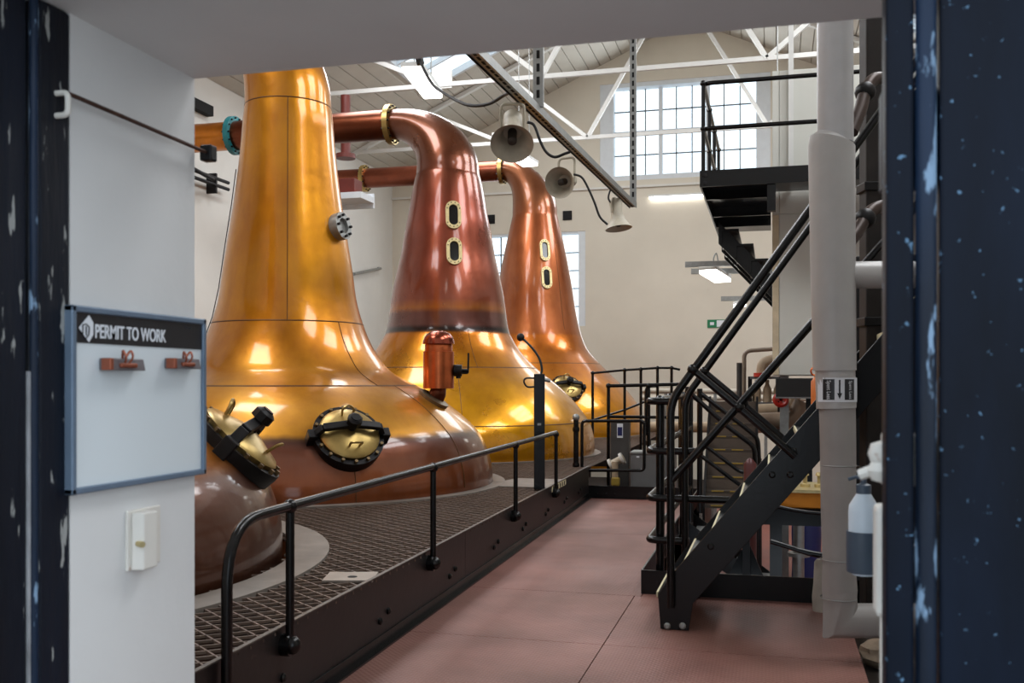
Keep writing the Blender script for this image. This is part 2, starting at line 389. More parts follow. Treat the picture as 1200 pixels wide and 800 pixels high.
def window(n, w, cols, rws, ygap, split_c=None, split_r=None):
    root = bpy.data.objects.new('window_%d' % n, None); COL.objects.link(root); root['kind'] = 'structure'
    x0, x1, z0, z1 = w['x0'] + .38, w['x1'] - .38, w['z0'] + .14, w['z1'] - .12
    if n == 2: x0, x1, z0, z1 = w['x0'] + .05, w['x1'] - .2, w['z0'] + .06, w['z1'] - .06
    y = YB + ygap; root.location = ((x0 + x1) / 2, y, z0)
    f = MB()                                               # splayed reveal liners
    f.box((w['x0'], YB + .02, w['z0']), (x0, y + .1, w['z1'])); f.box((x1, YB + .02, w['z0']), (w['x1'], y + .1, w['z1']))
    f.box((x0, YB + .02, w['z0']), (x1, y + .1, z0)); f.box((x0, YB + .02, z1), (x1, y + .1, w['z1']))
    f.build('reveal', frame_white, root, False)
    dx, dz = (x1 - x0) / cols, (z1 - z0) / rws
    for i in range(1, cols):
        big = split_c and i % split_c == 0; t = 0.055 if big else 0.014
        MB().box((x0 + i * dx - t, y - .03 * bool(big), z0), (x0 + i * dx + t, y + .06, z1)).build('mullion' if big else 'glazing_bar', frame_white if big else frame_grey, root, False)
    for j in range(1, rws):
        big = split_r and j % split_r == 0; t = 0.06 if big else 0.014
        MB().box((x0, y - .02 * bool(big), z0 + j * dz - t), (x1, y + .05, z0 + j * dz + t)).build('transom' if big else 'glazing_bar', frame_white if big else frame_grey, root, False)
    for i in range(cols):
        for j in range(rws):
            MB().box((x0 + i * dx + .012, y + .02, z0 + j * dz + .012), (x0 + (i + 1) * dx - .012, y + .026, z0 + (j + 1) * dz - .012)).build('pane', glass(), root, False)
window(1, W1, 9, 4, .28, 3, 2)
window(2, W2, 5, 5, .22)
for u, v in ((575, 257), (665, 252.5)):
    p = py(u, v, YB); o = thing('wall_vent', (p.x, YB, p.z), 'small square black wall vent showing between the two farther stills' if u < 600 else 'small square black wall vent between the farthest still and the strut end', 'vent', 'black wall vents')
    MB().box((p.x - .13, YB - .03, p.z - .13), (p.x + .13, YB, p.z + .13)).build('vent_plate', dark_gap, o, False)
    for k in range(4): MB().box((p.x - .11, YB - .045, p.z - .1 + k * .055), (p.x + .11, YB - .03, p.z - .08 + k * .055)).build('slat', iron, o, False)
# --- roof: boarding on each slope, cut around the roof lights
cb = MB(); boards = []
def slope_pt(side, d, y, h=0):                             # d = distance in x from the ridge, h below the roof
    x = RIDGE + side * d; return Vector((x, y, roof(x) - h))
DMAX = RIDGE - XL
D0, D1 = 3.7, 6.1                                          # roof lights lie between these distances from the ridge
def span(side, d0, d1, y0, y1, t0, t1):
    a = [slope_pt(side, d0, y0, t1), slope_pt(side, d1, y0, t1), slope_pt(side, d1, y1, t1), slope_pt(side, d0, y1, t1)]
    b = [slope_pt(side, d0, y0, t0), slope_pt(side, d1, y0, t0), slope_pt(side, d1, y1, t0), slope_pt(side, d0, y1, t0)]
    return a + b
for side in (-1, 1):
    cb.hexa(span(side, 0, D0, YF0, YB + .4, -.10, -.04)); cb.hexa(span(side, D1, DMAX + .4, YF0, YB + .4, -.10, -.04))
    ys = sorted(y for y, s_ in SKY if s_ == side); prev = YF0
    for y in ys + [YB + .4]:
        cb.hexa(span(side, D0, D1, prev, y, -.10, -.04)); prev = y + 3.0
ceiling = struct(cb.build('ceiling', board_white, smooth=False))
bw = 0.30; nb = int(DMAX / bw)
for side in (-1, 1):
    for i in range(nb):
        d0, d1 = i * bw + .012, (i + 1) * bw - .012
        if d1 > D0 and d0 < D1:
            prev = YF1
            for y in sorted(y for y, s_ in SKY if s_ == side) + [YB]:
                MB().hexa(span(side, d0, d1, prev, y, -.04, 0)).build('roof_board', board_white, ceiling, False); prev = y + 3.0
        else:
            MB().hexa(span(side, d0, d1, YF1, YB, -.04, 0)).build('roof_board', board_white, ceiling, False)
for n, (y, side) in enumerate(SKY):
    root = bpy.data.objects.new('window_%d' % (3 + n), None); COL.objects.link(root); root['kind'] = 'structure'
    root.location = slope_pt(side, D0, y)
    for a, b in ((D0 - .06, D0 + .04), (D1 - .04, D1 + .06)):
        MB().hexa(span(side, a, b, y - .06, y + 3.06, -.14, .03)).build('frame_rail', frame_white, root, False)
    for a, b in ((y - .06, y + .04), (y + 2.96, y + 3.06)):
        MB().hexa(span(side, D0, D1, a, b, -.14, .03)).build('frame_rail', frame_white, root, False)
    for k in range(3):
        MB().hexa(span(side, D0 + .04, D1 - .04, y + .06 + k, y + .96 + k, -.12, -.115)).build('pane', glass(), root, False)
        if k: MB().hexa(span(side, D0 + .04, D1 - .04, y + k - .03, y + k + .03, -.14, .0)).build('glazing_bar', frame_white, root, False)
# --- trusses
TY = [4.0, 9.1, 14.2, 19.3, 24.4]
for i, y in enumerate(TY):
    lab = 'white steel roof truss crossing just in front of the big back window' if i == 4 else ('white steel roof truss above the middle copper still' if i == 3 else ('white steel roof truss over the half hidden brown still', 'white steel roof truss over the amber still', 'white steel roof truss over the red necked still')[i])
    t = thing('roof_truss', (RIDGE, y, EAVE), lab, 'truss', 'white roof trusses')
    def mem(nm, a, b, w=.11): MB().beam((a[0], y, a[1]), (b[0], y, b[1]), .09, w, (0, 1, 0)).build(nm, truss_white, t, False)
    zc_ = EAVE + .05
    mem('bottom_chord', (XL, zc_), (XR, zc_), .075)
    for s_ in (-1, 1):
        mem('rafter', (RIDGE, roof(RIDGE) - .1), (RIDGE + s_ * DMAX, EAVE - .05), .14)
        for a, b in ((2.2, 4.4), (2.2, 0), (4.4, 6.4)):
            xa = RIDGE + s_ * a; xb = RIDGE + s_ * b
            mem('web', (xa, zc_), (xb, roof(xb) - .1), .09)
        MB().box((RIDGE + s_ * 4.4 - .3, y - .02, zc_ - .08), (RIDGE + s_ * 4.4 + .3, y + .02, zc_ + .28)).build('gusset', truss_white, t, False)

# ================================================================== DOORWAY
# closed right leaf: planks on a stile, beaded meeting edge
xd = ray(1034, 400); dx0 = xd.x / xd.y * 1.61
leaf = thing('plank_door', (0.9, 1.6, 0), 'navy blue plank door leaf standing closed beside the doorway opening', 'door')
MB().box((dx0, 1.56, .01), (dx0 + .040, 1.62, LINT - .005)).build('stile', navy, leaf, False, .006)
MB().cyl((dx0 + .056, 1.565, .01), (dx0 + .056, 1.565, LINT - .005), .015, 12).build('bead', navy_edge, leaf)
pw = 0.42; x = dx0 + .073; k = 0
while x < 1.72:
    x2 = min(x + pw, 1.73)
    MB().box((x + .002, 1.565, .01), (x2 - .002, 1.615, LINT - .005)).build('plank', navy, leaf, False, .005); x = x2; k += 1
MB().box((dx0, 1.62, 1.9), (1.73, 1.66, 2.05)).build('ledge', navy, leaf, False); MB().box((dx0, 1.62, .3), (1.73, 1.66, .45)).build('ledge', navy, leaf, False)
# open left leaf and worn frame post
def jx_at(u, y): r = ray(u, 400); return r.x / r.y * y
fp = thing('door_frame_post', (-1.44, 1.66, 0), 'worn navy wooden door post with peeling paint beside the whitewashed jamb', 'door frame')
MB().box((-1.50, 1.628, 0), (JX + .002, YF0 - .002, LINT - .002)).build('post', navy_worn, fp, False, .006)
MB().cyl((JX - .006, 1.622, 0), (JX - .006, 1.622, LINT - .004), .009, 10).build('bead', navy_edge, fp)
MB().box((JX - .010, 1.606, 0.0), (JX - .004, 1.612, 1.62)).build('peeling_edge', M('bare_paint_edge', (150, 152, 156), 0.8, var=0.5, scale=20, stretch=(1, 1, .3)), fp, False)
lf = thing('plank_door', (-1.45, 1.0, 0), 'dark navy plank door leaf swung open outwards next to the worn post', 'door')
y = 1.604
for k, wdt in enumerate((.10, .2, .2, .2, .2)):
    MB().box((-1.47 - .012 * (k == 0), y - wdt + .003, .01), (JX - .006 - .004 * k, y, LINT - .005)).build('plank', navy if k else navy_worn, lf, False, .006); y -= wdt
MB().box((-1.53, .72, 1.9), (-1.47, 1.58, 2.05)).build('ledge', navy, lf, False)
# stay rod along the jamb
z_r = 2.175
rod = thing('door_stay_rod', (JX + .02, 1.95, z_r), 'thin rusty iron stay rod held along the whitewashed jamb', 'rod')
MB().cyl((JX + .03, 1.675, 2.178), (JX + .03, 2.2, 2.172), .005, 8).build('bar', M('rusty_rod', (70, 46, 36), 0.6, 0.4, var=0.3, scale=30), rod)
MB().sweep(bent([(JX + .002, 1.675, 2.135), (JX + .03, 1.675, 2.135), (JX + .03, 1.675, 2.18), (JX - .002, 1.675, 2.18)], .012), .006, 8).build('staple', rust_white, rod)
MB().box((JX + .012, 2.17, 2.152), (JX + .045, 2.20, 2.192)).build('end_block', iron, rod, False, .004)
pz_ = px(70, 100, JX)
# permit board
BX = JX + .022
b0 = px(83, 360, BX); b1 = px(87, 584, BX); b2 = px(242.5, 371, BX); b3 = px(242.5, 552, BX)
by0, by1 = (b0.y + b1.y) / 2, b2.y; bz1 = (b0.z + b2.z) / 2; bz0 = (b1.z + b3.z) / 2
bd = thing('permit_board', (JX, (by0 + by1) / 2, bz0), 'white PERMIT TO WORK board with black header on the whitewashed jamb', 'board')
MB().box((JX + .002, by0 + .008, bz0 + .008), (JX + .014, by1 - .008, bz1 - .008)).build('panel', board_face, bd, False)
fw = .014
for a, b in (((by0, bz0), (by0 + fw, bz1)), ((by1 - fw, bz0), (by1, bz1)), ((by0, bz0), (by1, bz0 + fw)), ((by0, bz1 - fw), (by1, bz1))):
    MB().box((JX + .001, a[0], a[1]), (BX, b[0], b[1])).build('frame_rail', board_frame, bd, False, .003)
hz0 = px(160, 405, BX).z; hz1 = bz1 - fw
MB().box((JX + .012, by0 + fw, hz0), (JX + .016, by1 - fw, hz1)).build('header', board_head, bd, False)
yt = px(111, 390, JX + .017).y; zt = px(111, 395.5, JX + .017).z; yte = px(194, 390, JX + .017).y
th = px(111, 379, JX + .017).z - zt
tm = text_mesh('PERMIT TO WORK', th / 0.72, letter, bd, (JX + .0165, yt, zt), (0, 1, 0), (0, 0, 1), bold=.014)
bb = [v.co.y for v in tm.data.vertices]; wd = max(bb) - min(bb); mn = min(bb)
for v in tm.data.vertices: v.co.y = mn + (v.co.y - mn) * (yte - yt) / wd
# emblem: pale kite with an arched stroke
def jp(u, v, d=.0175): return px(u, v, JX + d)
em = MB(); em.prism([jp(92, 384), jp(104, 369), jp(109, 378), jp(109, 392), jp(104, 401)], (.001, 0, 0)); em.build('emblem', letter, bd, False)
ea = MB()
for a, b in (((97, 380), (97, 391)), ((97, 380.5), (101, 379.5)), ((101, 379.5), (104.5, 383)), ((104.5, 383), (104, 392)), ((101, 382), (101, 393)), ((104, 392), (101, 396))):
    ea.beam(jp(*a, .019), jp(*b, .019), .0022, .002, (1, 0, 0))
ea.build('emblem_stroke', board_head, bd, False)
fm = px(217, 385, JX + .017)
text_mesh('Permit', .011, M('faint_print', (52, 54, 58), 0.5), bd, (JX + .0165, fm.y, fm.z), (0, 1, 0), (0, 0, 1), 'faint_print')
# two bulldog clips on the board
for (u0, u1, v0, v1, lab) in ((119, 161, 420, 434, 'long grey and copper bulldog clip below the permit board lettering'), (195, 227, 420, 432, 'shorter grey and copper bulldog clip near the board corner')):
    a, b = px(u0, v1, BX), px(u1, v0, BX)
    c = thing('bulldog_clip', (BX, (a.y + b.y) / 2, b.z), lab, 'clip')
    h = abs(px((u0 + u1) / 2, v0, BX).z - px((u0 + u1) / 2, v1, BX).z); zc2 = px((u0 + u1) / 2, (v0 + v1) / 2, BX).z
    L = b.y - a.y
    MB().prism([(BX - .006, a.y, zc2 - h / 2), (BX + .022, a.y, zc2 - h / 2), (BX + .016, a.y, zc2 + h / 2), (BX - .006, a.y, zc2 + h / 2)], (0, L, 0)).build('jaw', clip_gr, c, False, .002)
    MB().box((BX + .0, a.y - .002, zc2 - h / 2), (BX + .024, a.y + L * .08, zc2 + h / 2)).build('jaw_end', clip_cu, c, False, .002)
    ym = a.y + L * .45
    for s_ in (-1, 1):
        MB().sweep(bent([(BX + .018, ym + s_ * .003, zc2 - h * .2), (BX + .030, ym + s_ * .012, zc2 + h * .6), (BX + .022, ym + s_ * .014, zc2 + h * 1.25), (BX + .014, ym + s_ * .004, zc2 + h * .5)], .008), .0026, 6).build('wire_handle', clip_cu, c)
    MB().box((BX + .014, ym - L * .18, zc2 - h * .28), (BX + .026, ym + L * .28, zc2 + h * .12)).build('spring', clip_cu, c, False, .003)
# white angle bracket on the jamb
q0, q1 = px(146, 630, JX), px(185, 630, JX); zb0, zb1 = px(165, 664, JX).z, px(165, 595, JX).z
br = thing('wall_bracket', (JX, (q0.y + q1.y) / 2, zb0), 'small white painted metal bracket with a screw on the jamb', 'bracket')
MB().box((JX, q0.y, zb0), (JX + .008, q1.y, zb1)).build('back_plate', rust_white, br, False, .003)
ym = q0.y + (q1.y - q0.y) * .45
MB().prism([(JX + .008, q0.y + .012, zb0), (JX + .034, q0.y + .022, zb0), (JX + .036, ym + .016, zb0), (JX + .008, ym + .018, zb0)], (0, 0, (zb1 - zb0) * .96)).build('box_cover', rust_white, br, False, .004)
MB().cyl((JX + .02, q0.y + .02, zb0 + .06), (JX + .038, q0.y + .012, zb0 + .06), .007, 10).build('screw', brass_pale, br)
# hardware at the door's meeting edge: rusty bolt keeper and hook
yk = 1.70
k0 = py(1024, 590, yk); k1 = py(1036, 718, yk)
kp = thing('bolt_keeper', (k0.x, yk, k1.z), 'white rust-stained metal bolt case behind the closed door edge', 'bolt')
MB().box((k0.x, 1.66, k1.z), (k0.x + .05, 1.72, k0.z)).build('case', rust_white, kp, False, .008)
MB().cyl((k0.x + .02, 1.69, k1.z - .2), (k0.x + .02, 1.69, k1.z + .02), .012, 10).build('shoot', rust_white, kp)
h0 = py(1016, 538, 1.70)
hk = thing('door_latch', (h0.x, 1.7, h0.z), 'pinkish white lumpy latch knob sticking out past the door edge', 'latch')
MB().lathe((h0.x + .02, 1.68, h0.z), [(.001, -.036), (.015, -.032), (.022, -.016), (.016, -.003), (.021, .011), (.016, .027), (.001, .032)], 12).build('knob', rust_white, hk)
MB().cyl((h0.x + .02, 1.68, h0.z - .01), (h0.x - .012, 1.69, h0.z - .025), .009, 8).build('lever', rust_white, hk)
MB().box((h0.x + .02, 1.665, h0.z - .04), (h0.x + .07, 1.69, h0.z + .045)).build('plate', rust_white, hk, False, .004)
# sanitiser bottle in its holder, on a bracket off the right side wall
yb_ = 2.75
c0 = py(1012, 610, yb_); sc_ = yb_ / ray(1012, 600).y / F
def bv(v): return py(1012, v, yb_).z
hd = thing('bottle_holder', (c0.x, yb_, bv(670)), 'dark slate grey open holder with wall arm carrying a white bottle', 'holder')
rr = 19 * sc_
MB().lathe((c0.x, yb_, 0), [(rr * .98, bv(670)), (rr * 1.02, bv(668)), (rr * 1.02, bv(622)), (rr * .95, bv(622)), (rr * .93, bv(666)), (.001, bv(666))], 24).build('cup', slate_blue, hd)
MB().lathe((c0.x, yb_, 0), [(rr * .7, bv(673)), (rr * .72, bv(670)), (.001, bv(670))], 24).build('foot', white_plastic, hd)
MB().beam((c0.x + rr, yb_, bv(645)), (c0.x + 1.0, yb_, bv(645)), .03, .04).build('arm', slate_blue, hd, False)
MB().box((c0.x + 1.0, YF1, 0.0 - .1), (c0.x + 1.06, yb_ + .06, bv(600))).build('upright', slate_blue, hd, False)
bt = thing('pump_bottle', (c0.x, yb_, bv(664)), 'white plastic pump bottle with grey cap sitting in the slate holder', 'bottle')
MB().lathe((c0.x, yb_, 0), [(.001, bv(664)), (rr * .88, bv(664)), (rr * .9, bv(600)), (rr * .86, bv(592)), (rr * .42, bv(578)), (rr * .4, bv(576)), (.001, bv(576))], 24).build('body', white_plastic, bt)
MB().lathe((c0.x, yb_, 0), [(rr * .45, bv(578)), (rr * .45, bv(568)), (rr * .2, bv(566)), (rr * .18, bv(560)), (.001, bv(560))], 16).build('cap', slate_blue, bt)
MB().sweep([(c0.x, yb_, bv(560)), (c0.x - .02, yb_, bv(559)), (c0.x - rr * .9, yb_, bv(562))], .005, 8).build('spout', slate_blue, bt)

# ================================================================== STILLS
def profile(ua, f, pts):
    """radius/height of a turned body from its right-hand outline"""
    fa = math.atan((ua - 600) / F); L = f / math.cos(fa); out = []
    for u, v in pts:
        fu = math.atan((u - 600) / F); d = fu - fa
        out.append((L * math.sin(d), ZC + (HV - v) / F * L * math.cos(d) * math.cos(fu)))
    return out
def smooth_prof(p, n=64):
    c = curve_pts([(r, z, 0) for r, z in p], n); return [(max(q.x, .01), q.y) for q in c]
S1P = [(576, 575), (577.5, 566), (577, 548), (573, 531), (568, 517.5), (559.5, 504), (546, 490), (529, 476), (513, 465), (493.5, 454), (474, 444.6), (458, 435), (446, 421), (437, 407), (430, 392), (423, 372), (417.5, 350), (413.5, 320), (409.5, 295), (405.5, 270), (401.5, 245), (398, 220), (395, 195), (392.5, 170), (390.5, 145), (388.5, 128)]
S2P = [(693, 541), (696, 533), (697, 518), (695, 507), (691, 495), (682.5, 482), (670, 467), (652, 450), (630, 432.5), (612.5, 415), (602.5, 400), (596, 385), (591, 350), (586, 325), (580, 300), (575, 270), (571, 250), (567, 227), (564, 212), (562, 205)]
S3P = [(752, 519), (754, 512), (755, 500), (753.5, 489), (750, 478), (742, 466), (731, 453), (717, 440), (703, 426), (690, 412), (683, 398), (678.5, 382), (674.5, 362), (670.5, 335), (665, 305), (659, 277.5), (655.5, 262), (653.5, 253)]
class Still: pass
def make_still(ua, f, pts, dxe, ze, arm_r, arm_x, mat, arm_mat, label):
    s = Still(); c = pf(ua, HV, f); s.x, s.y = c.x, c.y
    s.prof = smooth_prof(profile(ua, f, pts), 80)
    s.prof = [(s.prof[0][0] - .12, s.prof[0][1] - .5)] + s.prof
    s.root = thing('pot_still', (s.x, s.y, DECK), label, 'pot still', 'copper pot stills')
    b = MB(); seg = 72
    b.lathe((s.x, s.y, 0), s.prof, seg)
    r0, z0 = s.prof[-1]; n0 = len(b.v) - seg; N = 18      # swan neck, joined on to the turned body
    pts_, rad = [], []
    for i in range(1, N + 1):
        a = math.pi / 2 * i / N
        pts_.append(Vector((s.x - dxe * (1 - math.cos(a)), s.y, z0 + (ze - z0) * math.sin(a)))); k = (i / N); rad.append(r0 + (arm_r - r0) * (k * k * (3 - 2 * k)))
    base = n0
    for i in range(N):
        a = math.pi / 2 * (i + 1) / N; tx, tz = -dxe * math.sin(a), (ze - z0) * math.cos(a); l = math.hypot(tx, tz); tx /= l; tz /= l
        vs = []
        for k in range(seg):
            an = 2 * math.pi * k / seg; ca, sa = math.cos(an), math.sin(an)
            vs.append(pts_[i] + Vector((tz * ca, sa, -tx * ca)) * rad[i])
        st = len(b.v); b.v += vs
        for k in range(seg):
            k2 = (k + 1) % seg; b.f.append((base + k, base + k2, st + k2, st + k))
        base = st
    s.body = b.build('body', mat, s.root)
    s.ze, s.dxe, s.arm_r = ze, dxe, arm_r
    a = MB(); a.cyl((s.x - dxe + .02, s.y, ze), (arm_x, s.y, ze), arm_r, 32); s.arm = a.build('lyne_arm', arm_mat, s.root)
    return s
def flange(s, x, mat, par, r=None, bolts=14, name='flange'):
    r = r or s.arm_r
    o = MB().lathe((x, s.y, s.ze), [(r, -.045), (r + .085, -.045), (r + .085, .045), (r, .045)], 32, (1, 0, 0)).build(name, mat, par)
    bm = MB()
    for k in range(bolts):
        a = 2 * math.pi * k / bolts; c = Vector((x, s.y + math.cos(a) * (r + .05), s.ze + math.sin(a) * (r + .05)))
        bm.cyl(c - Vector((.075, 0, 0)), c + Vector((.075, 0, 0)), .016, 6)
    bm.build('bolts', iron, o)['kind'] = 'stuff'
def rad_at(s, z):
    p = s.prof
    for (r0, z0), (r1, z1) in zip(p, p[1:]):
        if z0 <= z <= z1 and z1 > z0: return r0 + (r1 - r0) * (z - z0) / (z1 - z0)
    return 0
def normal_at(s, az, z):
    dr = (rad_at(s, z + .03) - rad_at(s, z - .03)) / .06
    n = Vector((math.cos(az), math.sin(az), -dr)).normalized()
    return Vector((s.x, s.y, 0)) + Vector((math.cos(az), math.sin(az), 0)) * rad_at(s, z) + Vector((0, 0, z)), n
def hit(s, u, v):
    r = ray(u, v); f = max(1, Vector((s.x, s.y)).length - 4)
    while f < 40:
        p = O + r * f
        if math.hypot(p.x - s.x, p.y - s.y) < rad_at(s, p.z): break
        f += .01
    az = math.atan2(p.y - s.y, p.x - s.x); return normal_at(s, az, p.z)
def seam_ring(s, z, r=.008, mat=None):
    MB().lathe((s.x, s.y, 0), [(rad_at(s, z - r) + .0, z - r), (rad_at(s, z) + r * .5, z), (rad_at(s, z + r), z + r)], 72).build('seam', mat or seam_mat, s.root)
def seam_line(s, az, z0, z1, twist=0.0, mat=None):
    n = 28; pts = []
    for i in range(n + 1):
        z = z0 + (z1 - z0) * i / n; p, nn = normal_at(s, az + twist * i / n, z); pts.append(p + nn * .0005)
    MB().sweep(pts, .005, 5).build('seam', mat or seam_mat, s.root)
def frame_of(n):
    up = Vector((0, 0, 1)); x = up.cross(n).normalized(); return x, n.cross(x).normalized()
def manhole(s, p, n, R_, lift=.06, roll=0.0):
    x, y = frame_of(n); x, y = x * math.cos(roll) + y * math.sin(roll), y * math.cos(roll) - x * math.sin(roll)
    ring = MB().lathe(p, [(R_ * 1.0, -.12), (R_ * 1.06, lift * .3), (R_ * 1.06, lift), (R_ * .9, lift), (R_ * .9, -.1)], 40, n).build('manhole_ring', iron, s.root)
    bm = MB()
    for k in range(16):
        a = 2 * math.pi * k / 16; c = p + (x * math.cos(a) + y * math.sin(a)) * R_ * .98
        bm.cyl(c + n * lift, c + n * (lift + .03), .018, 6)
    bm.build('studs', M('stud', (120, 100, 70), 0.4, 0.7), ring)['kind'] = 'stuff'
    lid = MB().lathe(p, [(R_ * .88, lift * .8), (R_ * .9, lift + .03), (R_ * .84, lift + .05), (R_ * .6, lift + R_ * .22), (R_ * .3, lift + R_ * .32), (.002, lift + R_ * .35)], 40, n).build('manhole_lid', brass, s.root)
    top = lift + R_ * .42
    cb_ = MB()
    pts = [p + x * (-R_ * 1.1) + n * (lift * .5), p + x * (-R_ * .85) + n * (lift + .13), p + n * (top + .04), p + x * (R_ * .85) + n * (lift + .13), p + x * (R_ * 1.1) + n * (lift * .5)]
    for a, b in zip(pts, pts[1:]): cb_.beam(a, b, .075, .05, n)
    cb_.build('crossbar', iron, s.root, False, .008)
    for s_ in (-1, 1): MB().obox(p + x * s_ * R_ * 1.1 + n * .03, x, y, n, .045, .05, .08).build('hinge_lug', iron, s.root, False, .01)
    kb = MB(); kb.cyl(p + n * (top - .04), p + n * (top + .15), .042, 10); kb.lathe(p, [(.075, top + .06), (.075, top + .12), (.05, top + .14), (.001, top + .14)], 8, n)
    kb.build('clamp_screw', iron, s.root)
    for s_ in (-1, 1):
        c = p + y * s_ * R_ * .55 + n * (lift + R_ * .24)
        MB().sweep(curve_pts([c - x * .05, c - x * .055 + n * .07 + y * .02 * s_, c + n * .1 + y * .04 * s_, c + x * .055 + n * .07 + y * .02 * s_, c + x * .05], 16), .012, 6).build('lid_handle', brass, lid)

AMB, AMB2, GOLD = (206, 138, 0), (200, 130, 2), (218, 154, 0)
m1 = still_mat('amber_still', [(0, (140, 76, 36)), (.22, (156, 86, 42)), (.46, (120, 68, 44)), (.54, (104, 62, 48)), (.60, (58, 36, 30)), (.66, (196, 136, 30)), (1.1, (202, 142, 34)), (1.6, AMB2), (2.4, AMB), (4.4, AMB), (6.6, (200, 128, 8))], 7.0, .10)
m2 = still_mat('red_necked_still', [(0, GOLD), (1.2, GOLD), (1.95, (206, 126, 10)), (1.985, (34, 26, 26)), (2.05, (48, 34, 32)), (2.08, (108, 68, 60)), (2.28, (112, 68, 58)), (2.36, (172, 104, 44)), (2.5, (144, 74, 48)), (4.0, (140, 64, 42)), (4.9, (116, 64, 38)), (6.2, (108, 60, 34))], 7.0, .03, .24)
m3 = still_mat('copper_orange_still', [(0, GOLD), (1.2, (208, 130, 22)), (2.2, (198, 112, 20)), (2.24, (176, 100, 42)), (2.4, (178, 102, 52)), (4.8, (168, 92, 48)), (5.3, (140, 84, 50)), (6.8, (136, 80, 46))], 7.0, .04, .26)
m0 = still_mat('brown_still', [(0, (104, 66, 48)), (.3, (112, 72, 54)), (.60, (100, 68, 56)), (.72, (184, 112, 30)), (6.6, AMB)], 7.0, .10, .3)
arm_red = M('arm_copper', (110, 56, 34), 0.3, 0.9, var=0.2, scale=3, coat=0.1)
arm_pink = M('arm_copper_pink', (140, 76, 54), 0.3, 0.9, var=0.2, scale=3, coat=0.2)
arm_amb = M('arm_amber', (190, 112, 30), 0.3, 0.85, var=0.2, scale=3, coat=0.3)
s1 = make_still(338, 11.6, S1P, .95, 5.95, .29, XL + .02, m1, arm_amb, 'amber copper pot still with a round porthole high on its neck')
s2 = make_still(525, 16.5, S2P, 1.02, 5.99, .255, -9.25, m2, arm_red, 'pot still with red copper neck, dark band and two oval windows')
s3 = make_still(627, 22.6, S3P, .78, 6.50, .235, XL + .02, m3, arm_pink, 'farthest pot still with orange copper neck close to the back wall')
# the fourth still, mostly hidden by the jamb: same pattern as the amber one
s0 = make_still(338, 11.6, S1P, .95, 5.95, .29, XL + .02, m0, arm_amb, 'brown copper pot still half hidden behind the whitewashed jamb')
S0Y = 5.2
d0 = Vector((-5.5 - s0.x, S0Y - s0.y, 0)); s0.root.location += d0; s0.x += d0.x; s0.y += d0.y
flange(s2, s2.x - s2.dxe, brass, s2.root); flange(s3, s3.x - s3.dxe, brass, s3.root); flange(s3, -9.5, brass, s3.root)
flange(s1, s1.x - s1.dxe, brass, s1.root)
flange(s2, -9.28, teal, s2.root); MB().cyl((-9.25, s2.y, s2.ze), (XL, s2.y, s2.ze), .25, 28).build('arm_end', arm_amb, s2.root)
# seams
def zf(s, v, d=None):
    """height of an outline row on the near face of a still"""
    u = {s1: 345, s2: 525, s3: 627}[s]; p, n = hit(s, u, v); return p.z
for v in (375, 452): seam_ring(s1, zf(s1, v))
seam_ring(s1, s1.prof[-1][1] - .015)
for v in (430, 500): seam_ring(s2, zf(s2, v))
seam_ring(s3, zf(s3, 425))
def az_of(s, u, v): p, n = hit(s, u, v); return math.atan2(p.y - s.y, p.x - s.x)
seam_line(s1, az_of(s1, 337, 200), zf(s1, 375), s1.prof[-1][1] - .02)
seam_line(s1, az_of(s1, 400, 390), zf(s1, 452), zf(s1, 375))
seam_line(s1, az_of(s1, 500, 480), DECK + .05, zf(s1, 452)); seam_line(s1, az_of(s1, 417, 590), DECK, DECK + .5)
seam_line(s2, az_of(s2, 540, 470), zf(s2, 500), zf(s2, 430)); seam_line(s2, az_of(s2, 552, 405), zf(s2, 430), zf(s2, 386))
seam_line(s3, az_of(s3, 655, 330), zf(s3, 385), 4.8)
# manholes
p, n = hit(s1, 407, 514); manhole(s1, p, n, .335)
p, n = hit(s3, 664, 456); manhole(s3, p, n, .33)
p, n = normal_at(s0, R(20), 1.15); manhole(s0, p, n, .335)
# oval sight glasses
def sight(s, u, v, w, h):
    p, n = hit(s, u, v); x, y = frame_of(n); N = 10
    def stad(w_, h_, d):
        out = []
        for k in range(N + 1): a = math.pi * k / N; out.append(p + x * w_ * math.cos(a) + y * ((h_ - w_) + w_ * math.sin(a)) + n * d)
        for k in range(N + 1): a = math.pi + math.pi * k / N; out.append(p + x * w_ * math.cos(a) + y * (-(h_ - w_) + w_ * math.sin(a)) + n * d)
        return out
    o1, i1, o0, i0 = stad(w, h, .05), stad(w * .58, h * .74, .05), stad(w, h, -.05), stad(w * .58, h * .74, -.02)
    m = len(o1); b = MB(); b.add(o1 + i1 + o0 + i0, [(k, (k + 1) % m, (k + 1) % m + m, k + m) for k in range(m)] + [(k + 2 * m, (k + 1) % m + 2 * m, (k + 1) % m, k) for k in range(m)] + [(k + m, (k + 1) % m + m, (k + 1) % m + 3 * m, k + 3 * m) for k in range(m)])
    fr = b.build('sight_frame', brass_pale, s.root)
    g = MB(); g.add(stad(w * .6, h * .76, .012), [tuple(range(m))]); g.build('sight_glass', M('dark_glass', (14, 13, 12), 0.12), s.root, False)
    st = MB(); pp = stad(w * .8, h * .88, .05)
    for k in range(0, m, 2): st.cyl(pp[k], pp[k] + n * .012, .009, 6)
    st.build('studs', iron, fr)['kind'] = 'stuff'
sight(s2, 531, 252.5, .125, .235); sight(s2, 532, 295, .125, .225)
sight(s3, 638, 293.5, .115, .25); sight(s3, 640, 325.5, .12, .25)
